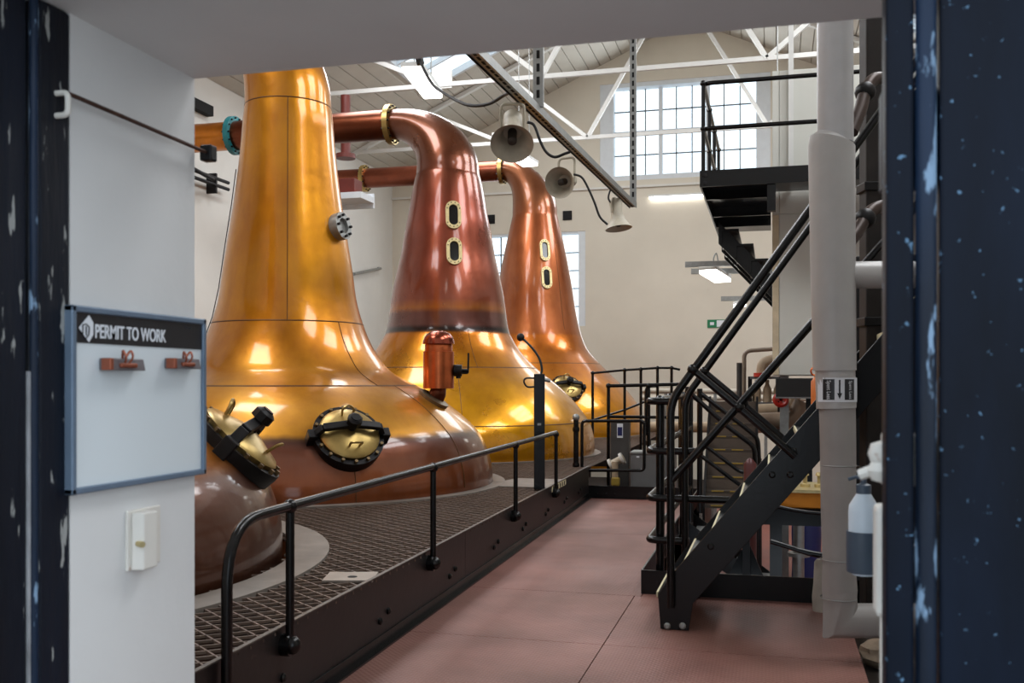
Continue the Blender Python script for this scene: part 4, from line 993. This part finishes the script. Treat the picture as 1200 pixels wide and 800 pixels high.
# ================================================================== UPPER PLATFORM, ENCLOSURE, BACK FLIGHT
PY = 12.2; PZ = py(820, 200, PY).z; PX0 = py(820, 200, PY).x
pf_ = thing('upper_platform', (PX0 + 1, PY, 0), 'black steel upper platform with a two-bar railing in front of white cladding', 'platform')
pzb = py(820, 219, PY).z; EX = py(905, 300, 13.6).x
MB().box((PX0, PY, pzb), (5.2, PY + .02, PZ)).build('fascia', black_steel, pf_, False)
MB().box((PX0, PY + .02, pzb), (PX0 + .02, 17.0, PZ)).build('fascia', black_steel, pf_, False)
MB().box((PX0 + .02, PY + .02, PZ - .05), (EX - .02, 17.0, PZ - .02)).build('deck_plate', black_steel, pf_, False); MB().box((EX - .02, PY + .02, PZ - .05), (5.2, 13.55, PZ - .02)).build('deck_plate', black_steel, pf_, False)
for y_ in (13.2, 14.6, 15.6): MB().box((PX0 + .02, y_, pzb + .02), (EX - .02, y_ + .05, PZ - .05)).build('joist', black_steel, pf_, False)
MB().box((py(899, 240, PY + .1).x, PY + .04, pzb - .32), (py(909, 240, PY + .1).x, PY + .16, PZ - .05)).build('hanger', black_steel, pf_, False)
for u, v in ((826, 205.5), (826, 214.5)): p = py(u, v, PY); MB().lathe(p, [(.03, 0), (.03, .01), (.001, .015)], 8, (0, -1, 0)).build('bolt', iron, pf_)
ztr = py(820, 97, PY).z; zmr = py(820, 150, PY).z
for z in (ztr, zmr):
    MB().sweep(bent([(PX0 + .04, PY + 3.6, z), (PX0 + .04, PY + .04, z), (5.0, PY + .04, z)], .12, 5), .027, 12).build('rail', black_steel, pf_)
for x_, y_ in ((PX0 + .04, PY + .04), (PX0 + .04, PY + 1.25), (PX0 + .04, PY + 2.4), (PX0 + .04, PY + 3.6), (1.35, PY + .04), (3.0, PY + .04)):
    MB().cyl((x_, y_, PZ - .05), (x_, y_, ztr), .025, 10).build('post', black_steel, pf_); MB().ball((x_, y_, ztr), .04, 10).build('rail_joint', black_steel, pf_); MB().ball((x_, y_, zmr), .038, 10).build('rail_joint', black_steel, pf_)
bf = thing('back_flight', (PX0 + 1, 15.0, -1.1), 'black steel flight descending from the upper platform behind the white cladding', 'stair')
fx0, fz0 = PX0 + .1, pzb - .05; run, fall = 2.9, 3.1
for y_ in (14.6, 15.5, 16.4):
    MB().prism([(fx0, y_, fz0), (fx0, y_, fz0 - .32), (fx0 + run, y_, fz0 - .32 - fall), (fx0 + run, y_, fz0 - fall)], (0, .04, 0)).build('stringer', black_steel, bf, False)
for k in range(14):
    x_ = fx0 + .03 + run * k / 14; z = fz0 - .12 - fall * k / 14
    MB().box((x_, 14.55, z - .03), (x_ + .26, 16.5, z)).build('tread', black_steel, bf, False); MB().box((x_, 14.55, z - .2), (x_ + .02, 16.5, z - .03)).build('riser', black_steel, bf, False)
MB().box((fx0 + run - .1, 14.6, -1.1), (fx0 + run, 14.7, fz0 - fall)).build('leg', black_steel, bf, False); MB().box((fx0 + run - .1, 16.3, -1.1), (fx0 + run, 16.4, fz0 - fall)).build('leg', black_steel, bf, False)
en = thing('clad_enclosure', (EX + 1.5, 13.9, py(920, 440, 13.6).z - 2.8), 'tall white clad enclosure with flat panels behind the upper platform railing', 'enclosure')
ez0, ez1 = py(920, 440, 13.6).z, py(920, 82, 13.6).z
MB().box((EX, 13.62, ez0), (5.4, 14.4, ez1)).build('carcass', clad, en, False)
xx = EX; pws = [.09, .52, .62, .9, .9, .9, .9]
for w_p in pws:
    MB().box((xx + .004, 13.6, ez0 + .01), (xx + w_p - .004, 13.62, PZ - .35)).build('panel', clad if w_p > .1 else M('cream_corner', (206, 190, 160), 0.6), en, False, .003)
    MB().box((xx + .004, 13.6, PZ - .34), (xx + w_p - .004, 13.62, ez1 - .01)).build('panel', clad, en, False, .003); xx += w_p
for x_ in (EX + .1, EX + 2.5, 5.2): MB().box((x_, 14.0, -1.1), (x_ + .12, 14.12, ez0)).build('leg', galv, en, False)
MB().box((py(924, 100, 13.5).x, 13.5, PZ), (py(930, 100, 13.5).x, 13.58, 7.6)).build('mullion_post', truss_white, en, False)
# black chute box under the enclosure
YH = 13.2; a, b = py(909, 443, YH), py(957, 465, YH)
hb = thing('black_box_duct', ((a.x + b.x) / 2, YH + .3, -1.1), 'matt black box duct below the white clad enclosure', 'duct')
MB().box((a.x, YH, b.z), (b.x, YH + .5, a.z)).build('box', M('matt_black', (15, 15, 16), 0.7), hb, False, .008); MB().box((a.x, YH - .02, b.z - .02), (b.x, YH + .5, b.z)).build('lip', steel_grey, hb, False); MB().box((b.x - .12, YH + .35, -1.1), (b.x - .04, YH + .45, b.z - .02)).build('leg', black_steel, hb, False)
MB().box((py(953, 470, YH).x, 12.42, py(955, 474, YH).z - .06), (py(960, 470, YH).x, YH + .1, py(955, 474, YH).z - .03)).build('shelf', iron, hb, False); c = py(955.5, 470, 12.4); oc = thing('orange_cylinder', (c.x, 12.4, c.z), 'small orange gas cylinder with a lifting ring beside the black duct', 'cylinder')
cr = 5 * 12 / F; MB().lathe((c.x, 12.4, 0), [(.001, py(955, 474, 12.4).z), (cr, py(955, 474, 12.4).z), (cr, py(955, 447, 12.4).z), (cr * .6, py(955, 444, 12.4).z), (cr * .35, py(955, 442, 12.4).z), (.001, py(955, 441, 12.4).z)], 16).build('body', M('orange_paint', (200, 108, 48), 0.4), oc)
MB().lathe((c.x, 12.4, py(955, 435, 12.4).z), [(.05, -.008), (.062, 0), (.05, .008), (.04, 0), (.05, -.008)], 16, (0, 1, 0)).build('lifting_ring', copper, oc); MB().cyl((c.x, 12.4, py(955, 442, 12.4).z), (c.x, 12.4, py(955, 438, 12.4).z), .012, 8).build('valve_stem', brass, oc)

# ================================================================== PLANT IN THE OPENING
def tube_thing(name, pts, r, mat, label, y, cat='pipe', rb=.12, extra=None, fl=None):
    P = [py(u, v, y) for u, v in pts]; t_ = thing(name, (P[0].x, y, min(p.z for p in P)), label, cat)
    MB().sweep(bent(P, rb, 6), r, 14).build('tube', mat, t_)
    for i in (fl or []):
        q_ = P[i]; d = (P[min(i + 1, len(P) - 1)] - P[max(i - 1, 0)]); MB().lathe(q_, [(r, -.03), (r * 1.5, -.03), (r * 1.5, .03), (r, .03)], 16, d).build('flange', red if mat is beige_pipe and i == 0 else galv, t_)
    return t_
tube_thing('steam_pipe', [(872, 640), (872, 411), (930, 407)], .035, M('grey_pipe', (142, 128, 112), 0.5), 'thin grey pipe bent over like an inverted L near the back wall', 16.5)
tube_thing('vent_tube', [(866.5, 640), (866.5, 425)], .045, M('dark_pipe', (60, 60, 60), 0.5), 'short dark upright tube beside the inverted L pipe', 16.3)
tube_thing('lagged_elbow', [(893, 439), (893, 424), (912, 421), (912, 400)], .085, beige_pipe, 'beige lagged elbow pipe with a red flange above the tank frame', 15.6, fl=[0])
tube_thing('lagged_elbow', [(868, 482), (925, 480), (931, 462)], .10, beige_pipe, 'fat beige lagged elbow pipe lying below the black duct', 14.6, fl=[0])
tube_thing('lagged_elbow', [(880, 494), (930, 492), (941, 470)], .12, M('brown_lagging', (138, 118, 98), 0.6), 'fat brownish lagged elbow pipe beneath the beige one', 14.2, fl=[0])
for i, (v, r_, m_, lab) in enumerate(((458, .05, M('pale_rail', (180, 172, 158), 0.5), 'upper pale pipe run along the far side of the opening'), (466, .05, M('pale_rail', (180, 172, 158), 0.5), 'second pale pipe run just below the upper one'), (500, .11, beige_pipe, 'fat beige pipe run above the yellow-nosed steps'))):
    yq = 19.5 + .4 * i; p0, p1 = py(752, v, yq), py(948, v + 1, yq)
    t_ = thing('pipe_run', (p0.x, yq, p0.z), lab, 'pipe'); MB().cyl(p0, p1, r_, 12).build('tube', m_, t_)
    for k in range(3): q_ = p0.lerp(p1, .15 + .3 * k); MB().box((q_.x - .03, yq - .03, -1.1), (q_.x + .03, yq + .03, q_.z - r_)).build('stand', galv, t_, False)
tf = thing('tank_frame', (py(895, 460, 15.8).x, 15.8, -1.1), 'open grey frame holding small tanks under the red flanged elbow', 'frame')
a, b = py(879, 441, 15.8), py(913, 480, 15.8)
for x_ in (a.x, b.x): MB().box((x_ - .03, 15.7, -1.1), (x_ + .03, 15.8, a.z)).build('leg', iron, tf, False)
for z in (a.z, b.z + .12): MB().box((a.x, 15.6, z - .04), (b.x, 16.0, z)).build('shelf', steel_grey, tf, False)
for k in range(3):
    x_ = a.x + .1 + k * .16; tn = thing('small_tank', (x_, 15.8, b.z + .12), ('small beige tank next to the dark upright tube on the grey frame', 'small beige tank between two others on the grey frame', 'small beige tank on the grey frame end towards the black duct')[k], 'tank', 'small tanks on the frame')
    MB().lathe((x_, 15.8, 0), [(.001, b.z + .121), (.065, b.z + .121), (.065, a.z - .2), (.03, a.z - .12), (.03, a.z - .05), (.001, a.z - .05)], 14).build('body', beige_pipe, tn)
c = py(915, 468, 14.0); rv = thing('red_handwheel', (c.x, 14.0, c.z), 'bright red round valve wheel under the black duct', 'valve')
MB().lathe(c, [(.08, -.02), (.11, 0), (.08, .02), (.05, 0), (.08, -.02)], 18, (0, -1, .1)).build('wheel', red, rv); MB().cyl(c, c + Vector((0, .5, 0)), .03, 10).build('stem', red, rv); MB().obox(c, (1, 0, 0), (0, 1, 0), (0, 0, 1), .09, .012, .02).build('spoke', red, rv, False); MB().obox(c, (1, 0, 0), (0, 1, 0), (0, 0, 1), .02, .012, .09).build('spoke', red, rv, False)
MB().box((c.x - .04, 14.45, -1.1), (c.x + .04, 14.55, c.z + .03)).build('stand', iron, rv, False)
# yellow-nosed steps
ns = thing('nosed_steps', (py(850, 590, 12.6).x, 12.6, -1.1), 'dark steps with yellow nosing strips seen through the stair rails', 'steps')
a, b = py(826, 590, 12.6), py(884, 590, 12.6); z0 = py(850, 592, 12.6).z
for k in range(8):
    y_ = 12.6 + .17 * k; z = z0 + .165 * k
    t_ = MB().box((a.x, y_, z - .04), (b.x, y_ + .2, z)).build('step', M('step_brown', (64, 54, 46), 0.7), ns, False)
    MB().box((a.x, y_ + .16, z), (b.x, y_ + .17, z + .125)).build('riser', M('step_riser', (84, 72, 62), 0.7), ns, False)
    for fx in (.12, .5): MB().box((a.x + (b.x - a.x) * fx, y_ - .008, z - .014), (a.x + (b.x - a.x) * (fx + .25), y_, z + .002)).build('nosing', yellow, t_, False)
for x_ in (a.x - .03, b.x): MB().prism([(x_, 12.6, z0 - .2), (x_, 12.6, z0 + .05), (x_, 13.95, z0 + 1.35), (x_, 13.95, -1.1), (x_, 12.6, -1.1)], (.03, 0, 0)).build('stringer', iron, ns, False)
tag(recenter(MB().lathe((py(879, 545, 11.2).x, 11.2, 0), [(.001, -1.1), (.07, -1.1), (.07, py(880, 538, 11.2).z - .05), (.03, py(880, 538, 11.2).z), (.001, py(880, 538, 11.2).z + .02)], 14).build('fire_extinguisher', M('dark_red', (74, 14, 10), 0.45))), 'red extinguisher standing among the pipes behind the stair', 'extinguisher')
# amber receiver trough and brass on top
YT = 10.2; a, b = py(896, 576, YT), py(985, 597, YT)
tg = thing('receiver_trough', ((a.x + b.x) / 2, YT + .4, -1.1), 'amber varnished trough on a black frame under the stair', 'trough')
MB().box((a.x, YT, b.z), (b.x, YT + .8, a.z)).build('body', amber_pan, tg, False, .01); MB().box((a.x - .02, YT - .02, a.z), (b.x + .02, YT + .82, a.z + .03)).build('rim', brass_pale, tg, False)
MB().box((a.x - .05, YT - .03, b.z - .17), (b.x, YT + .8, b.z)).build('frame', black_steel, tg, False)
for x_ in (a.x + .05, b.x - .1): MB().box((x_, YT + .02, -1.1), (x_ + .12, YT + .14, b.z - .17)).build('leg', black_steel, tg, False)
for k in range(4):
    x_ = a.x + .12 + .14 * k; t_ = thing('brass_fitting', (x_, YT + .3, a.z + .03), ('small brass fitting on the trough rim next to the stair stringer', 'second small brass fitting along the trough rim from the stringer', 'third small brass fitting along the trough rim from the stringer', 'small brass fitting on the trough rim next to the lagged pipe')[k], 'fitting', 'brass fittings on the trough')
    MB().lathe((x_, YT + .3, a.z + .03), [(.05, 0), (.05, .03), (.022, .04), (.022, .11), (.04, .12), (.03, .15), (.001, .155)], 12).build('body', brass_pale, t_)
tube_thing('curved_hose', [(885, 588), (915, 594), (945, 601), (985, 602)], .02, black_steel, 'black curved rod below the amber trough', 10.14, 'rod', .2)
tube_thing('curved_hose', [(903, 634), (930, 642), (955, 651), (985, 651)], .022, black_steel, 'lower black sloping rod over the red lower floor', 9.1, 'rod', .2)
c = py(945, 600, 12.8); bl = thing('blue_drum', (c.x, 12.8, -1.1), 'dark blue plastic drum on the red lower floor', 'drum')
MB().lathe((c.x, 12.8, 0), [(.001, -1.1), (.17, -1.1), (.18, -.9), (.17, -.6), (.18, -.3), (.17, .0), (.14, .02), (.001, .02)], 20).build('body', blue_mat, bl)
c = py(936, 615, 11.25); ps = thing('flanged_standpipe', (c.x, 11.25, -1.1), 'grey standpipe with bolted flanges rising from the red lower floor', 'pipe')
MB().cyl((c.x, 11.25, -1.1), (c.x, 11.25, .3), .06, 14).build('pipe', galv, ps)
for z in (-1.06, -.75, -.70, -.3): MB().lathe((c.x, 11.25, z), [(.06, -.02), (.12, -.02), (.12, .02), (.06, .02)], 16).build('flange', galv, ps)
MB().cyl((c.x - .2, 11.25, -.72), (c.x, 11.25, -.72), .04, 10).build('side_valve', iron, ps)
# gusset brace at the near kerb
c = py(878, 640, 8.6); gb = thing('gusset_brace', (c.x, 8.6, -1.1), 'black triangular gusset brace rising behind the toe kerb', 'brace')
a, b_, t_ = py(852, 676, 8.6), py(895, 676, 8.6), py(876, 632, 8.6)
MB().prism([(a.x, 8.6, -.3), (b_.x, 8.6, -.3), b_, t_, a], (0, .02, 0)).build('gusset', black_steel, gb, False); MB().box((t_.x - .04, 8.55, -1.1), (t_.x + .02, 8.6, t_.z + .35)).build('upright', iron, gb, False)

# ================================================================== OVERHEAD: STRUT, HORNS, LAMPS
ZS = 3.66
A_ = pz(742, 241, ZS); B_ = pz(556, 60, ZS); dS = (B_ - A_).normalized(); E_ = A_ + dS * ((B_ - A_).length + 2.2)
sr = thing('speaker_strut', (A_.x, A_.y, ZS), 'long slotted galvanised strut carrying the horn loudspeakers', 'strut')
nS = Vector((dS.y, -dS.x, 0))
MB().beam(A_, E_, .07, .035).build('channel', galv, sr, False)
for sgn in (-1, 1): MB().beam(A_ + nS * .04 * sgn, E_ + nS * .04 * sgn, .004, .06).build('channel_side', galv if sgn < 0 else iron, sr, False)
sm_ = MB(); n_ = int((E_ - A_).length / .09)
for k in range(n_): c = A_ + dS * (.05 + .09 * k) + Vector((0, 0, -.019)); sm_.obox(c, dS, nS, (0, 0, 1), .028, .009, .002)
sm_.build('slots', dark_gap, sr, False)['kind'] = 'stuff'
def hanger(c, lab, w=.05):
    t_ = thing('slotted_hanger', (c.x, c.y, c.z), lab, 'hanger'); zt = roof(c.x) - .02
    MB().box((c.x - w, c.y - .012, c.z), (c.x + w, c.y + .012, zt)).build('channel', galv, t_, False)
    m_ = MB(); z = c.z + .1
    while z < zt - .1: m_.box((c.x - .012, c.y - .016, z - .03), (c.x + .012, c.y - .0125, z + .03)); z += .1
    m_.build('slots', dark_gap, t_, False)['kind'] = 'stuff'
hanger(A_ + Vector((0, 0, .03)), 'slotted galvanised hanger dropping from the roof to the strut end', .038)
hanger(pz(631, 126, ZS + .02) , 'slotted galvanised hanger above the largest horn loudspeaker', .04)
FW = Vector((-SN, CS, 0))
def horn(u, v, f, d, rm, ln, lab, cable):
    c = pf(u, v, f); d = Vector(d).normalized(); t_ = thing('horn_speaker', c, lab, 'loudspeaker')
    MB().lathe(c, [(rm * .36, -ln * 1.05), (rm * .46, -ln), (rm * .44, -ln * .55), (rm * .5, -ln * .4), (rm * .68, -ln * .18), (rm * .98, 0), (rm * 1.02, .008), (rm * .95, .0), (rm * .62, -ln * .2), (rm * .42, -ln * .42), (.001, -ln * .45)], 36, d).build('horn', horn_mat, t_)
    MB().lathe(c, [(.001, -ln * 1.05), (rm * .36, -ln * 1.05)], 36, d).build('rear_cap', horn_mat, t_)
    MB().lathe(c, [(rm * .22, -ln * .45), (rm * .22, -ln * .08), (rm * .12, -ln * .05), (.001, -ln * .05)], 16, d).build('driver', M('horn_core', (54, 48, 42), 0.6), t_)
    s_ = d.cross(Vector((0, 0, 1))).normalized(); up = s_.cross(d).normalized(); k_ = c - d * ln * .62
    top_ = Vector((k_.x, k_.y, max(k_.z + rm * .8, ZS - .06)))
    MB().sweep(bent([k_ - s_ * rm * .56 - Vector((0, 0, .02)), top_ - s_ * rm * .56, top_ + s_ * rm * .56, k_ + s_ * rm * .56 - Vector((0, 0, .02))], .04), .011, 8).build('bracket', horn_mat, t_)
    MB().sweep(curve_pts([pf(a, b, f) for a, b in cable], 30), .010, 8).build('cable', rubber, t_)
fA = lambda u, v: (pz(u, v, ZS) - O).dot(FW)
f1 = fA(608, 112) - .15; horn(600, 168, f1, -FW * .75 + Vector((-.02, 0, -.75)), 25 * f1 / F, 58 * f1 / F, 'largest beige horn loudspeaker hung nearest the doorway on the strut', [(618, 143), (626, 147), (633, 165), (640, 178), (650, 184), (662, 180), (668, 178)])
f2 = fA(668, 176) - .1; horn(656, 214, f2, -FW * .9 - RT * .42 + Vector((0, 0, -.28)), 18 * f2 / F, 36 * f2 / F, 'middle beige horn loudspeaker on the strut turned towards the doorway', [(672, 204), (682, 208), (690, 222), (697, 238), (703, 254), (712, 263)])
f3 = fA(716, 226); horn(725, 267, f3, RT * .12 + Vector((0, 0, -1)) - FW * .12, 15.5 * f3 / F, 33 * f3 / F, 'small ribbed beige horn loudspeaker pointing straight down at the strut end', [(716, 220), (713, 232), (718, 240)])
t_ = thing('speaker_cable', pf(490, 68, 8), 'black cable with plug looping from the lamp to the largest horn', 'cable')
MB().sweep(curve_pts([pf(492, 70, 8.6), pf(497, 82, 8.5), pf(508, 100, 8.3), pf(525, 112, 8), pf(548, 123, 7.6), pf(572, 122, 7.4), pf(590, 112, 7.2), pf(598, 108, 7.0)], 40), .013, 8).build('cable', rubber, t_); MB().cyl(pf(490, 64, 8.6), pf(493, 75, 8.6), .035, 10).build('plug', rubber, t_)
def batten(P0, P1, w, lab, drop=None, power=0):
    P0, P1 = Vector(P0), Vector(P1); t_ = thing('batten_lamp', (P0 + P1) / 2, lab, 'lamp')
    MB().beam(P0 + Vector((0, 0, .05)), P1 + Vector((0, 0, .05)), w, .05).build('housing', lamp_body, t_, False)
    d = (P1 - P0).normalized(); MB().beam(P0 + d * .02, P1 - d * .02, w * .96, .05).build('diffuser', lamp_on, t_, False, .012)
    if drop:
        for q_ in (P0.lerp(P1, .12), P0.lerp(P1, .88)): MB().cyl(q_ + Vector((0, 0, .07)), Vector((q_.x, q_.y, drop(q_))), .008, 6).build('suspension', galv, t_)
    return t_
ZL = 5.1; P0, P1 = pz(482, 80, ZL), pz(508, 114, ZL)
batten(P0, P1, .24, 'lit white batten lamp hung above the red necked still', lambda q_: roof(q_.x) - .02)
P0, P1 = pz(606, 184, 5.6), pz(622, 194, 5.6); batten(P0, P1, .3, 'lit white batten lamp hung just above the farthest still', lambda q_: roof(q_.x) - .02)
P0, P1 = py(760, 232, YB - .062), py(826, 229, YB - .062); batten(P0, P1, .12, 'lit batten lamp fixed to the back wall below the big window'); 
for i, (u0, v0, u1, v1) in enumerate(((803, 310, 912, 307), (810, 318, 912, 317), (845, 350, 912, 349))):
    YL = (16.7, 17.2, 19.5)[i]; P0, P1 = py(u0, v0, YL), py(u1, v1, YL); t_ = thing('lamp_strut', (P0.x, P0.y, P0.z), ('front grey strut bar carrying the hooked lamp', 'rear grey strut bar behind the hooked lamp', 'lower grey strut bar farther back by the exit sign')[i], 'strut')
    MB().beam(P0, P1, .08, .09).build('channel', galv, t_, False)
    for k in (.99,): q_ = P0.lerp(P1, k); MB().cyl(q_ + Vector((0, 0, .04)), (q_.x, q_.y, roof(q_.x) - .02), .008, 6).build('drop_rod', galv, t_)
P0, P1 = pf(833, 317, 17.6), pf(845, 330, 16.4); c = (P0 + P1) / 2
lm = thing('hooked_lamp', c, 'lit rectangular lamp hooked under the grey strut bars', 'lamp')
up_ = Vector((0, 0, 1)); a = pz(829, 318, 3.45); b = pz(847, 329, 3.35)
MB().beam(a, b, .30, .06).build('diffuser', lamp_on, lm, False, .01); MB().beam(a + up_ * .06, b + up_ * .06, .32, .06).build('housing', lamp_body, lm, False, .01)
q_ = (a + b) / 2 + up_ * .09; MB().sweep(curve_pts([q_, q_ + up_ * .2 - RT * .03, q_ + up_ * .3 + RT * .02, q_ + up_ * .12 + RT * .06], 16), .012, 8).build('hook', galv, lm)
c = pf(867, 358, 19); a = c - FW * .25; b = c + FW * .25
lm2 = thing('hooked_lamp', c, 'small lit lamp under the lower strut bar near the exit sign', 'lamp'); MB().beam(a, b, .14, .07).build('diffuser', lamp_on, lm2, False, .01); MB().beam(a + up_ * .06, b + up_ * .06, .15, .05).build('housing', lamp_body, lm2, False); MB().cyl(c + up_ * .08, (c.x, c.y, py(867, 350, 19.5).z), .01, 6).build('hook', galv, lm2)
# exit sign
a, b = py(829, 374.5, YB - .02), py(855, 383.5, YB - .02)
ex = thing('exit_sign', ((a.x + b.x) / 2, YB - .02, b.z), 'small green and white exit sign on the cream back wall', 'sign')
MB().box((a.x, YB - .025, b.z), (b.x, YB - .001, a.z)).build('plate', green, ex, False); MB().box((a.x + (b.x - a.x) * .12, YB - .028, b.z + .07), (a.x + (b.x - a.x) * .30, YB - .025, a.z - .07)).build('symbol', letter, ex, False); MB().box((a.x + (b.x - a.x) * .42, YB - .028, b.z + .02), (a.x + (b.x - a.x) * .80, YB - .025, a.z - .02)).build('symbol', letter, ex, False)
# pipework on the left wall
YV = 18.6; c = py(405, 180, YV)
rp = thing('red_standpipe', (c.x, YV, py(405, 235, YV).z), 'oxide red vertical pipe with a flange rising behind the lyne arms', 'pipe')
MB().cyl((c.x, YV, py(405, 186, YV).z), (c.x, YV, py(405, 112, YV).z), .10, 16).build('pipe', oxide, rp); MB().lathe((c.x, YV, py(405, 183, YV).z), [(.10, -.05), (.2, -.05), (.2, .04), (.10, .06)], 20).build('flange', oxide, rp)
a, b = py(395, 212, YV), py(420, 229, YV); MB().box((a.x, YV - .2, b.z), (b.x, YV + .2, a.z)).build('box', oxide, rp, False, .01); a, b = py(391, 230, YV), py(431, 235, YV)
MB().box((a.x, YV - .35, b.z), (b.x, YV + .3, a.z)).build('shelf', frame_white, rp, False); MB().box((a.x, YV + .3, b.z - .1), (b.x, YV + .36, b.z + .2)).build('shelf_back', frame_white, rp, False); MB().box((XL, YV, b.z - .05), (a.x, YV + .1, b.z + .03)).build('wall_arm', galv, rp, False)
wp_ = MB(); rp2 = thing('wall_pipes', (XL + .2, 16, 4.2), 'pair of dark small-bore pipes running along the left wall', 'pipe')
for v in (206, 214):
    z = px(245, v, XL + .2).z; MB().sweep([(XL + .2, 13.0, z), (XL + .2, 18.0, z)], .035, 10).build('pipe', iron, rp2)
z0 = px(245, 206, XL + .2).z; MB().sweep(bent([(XL + .35, 16.2, z0 + .9), (XL + .35, 16.2, z0), (XL + .35, 17.2, z0 - .1)], .1), .04, 10).build('drop_pipe', iron, rp2); MB().ball((XL + .35, 16.2, z0 + .9), .10, 10).build('valve', iron, rp2)
for y_ in (13.5, 17.5): MB().box((XL, y_, z0 - .3), (XL + .22, y_ + .05, z0 + .1)).build('clip', iron, rp2, False)
a = px(228, 118, XL + .01); b = px(243, 137, XL + .01); tag(recenter(MB().box((XL, a.y - 1, b.z), (XL + .15, b.y, a.z)).build('wall_hatch', dark_gap, smooth=False)), 'black hatch high on the left wall above the lyne arm', 'hatch')
a2, b2 = px(415, 321, XL + .09), px(446, 314.5, XL + .09); t_ = thing('sloping_conduit', a2, 'grey conduit sloping across the wall between the first two stills', 'conduit')
MB().cyl(a2, b2, .04, 8).build('tube', galv, t_)
for q_ in (a2, b2): MB().box((XL + .001, q_.y - .03, q_.z - .04), (XL + .09, q_.y + .03, q_.z + .04)).build('clip', galv, t_, False)
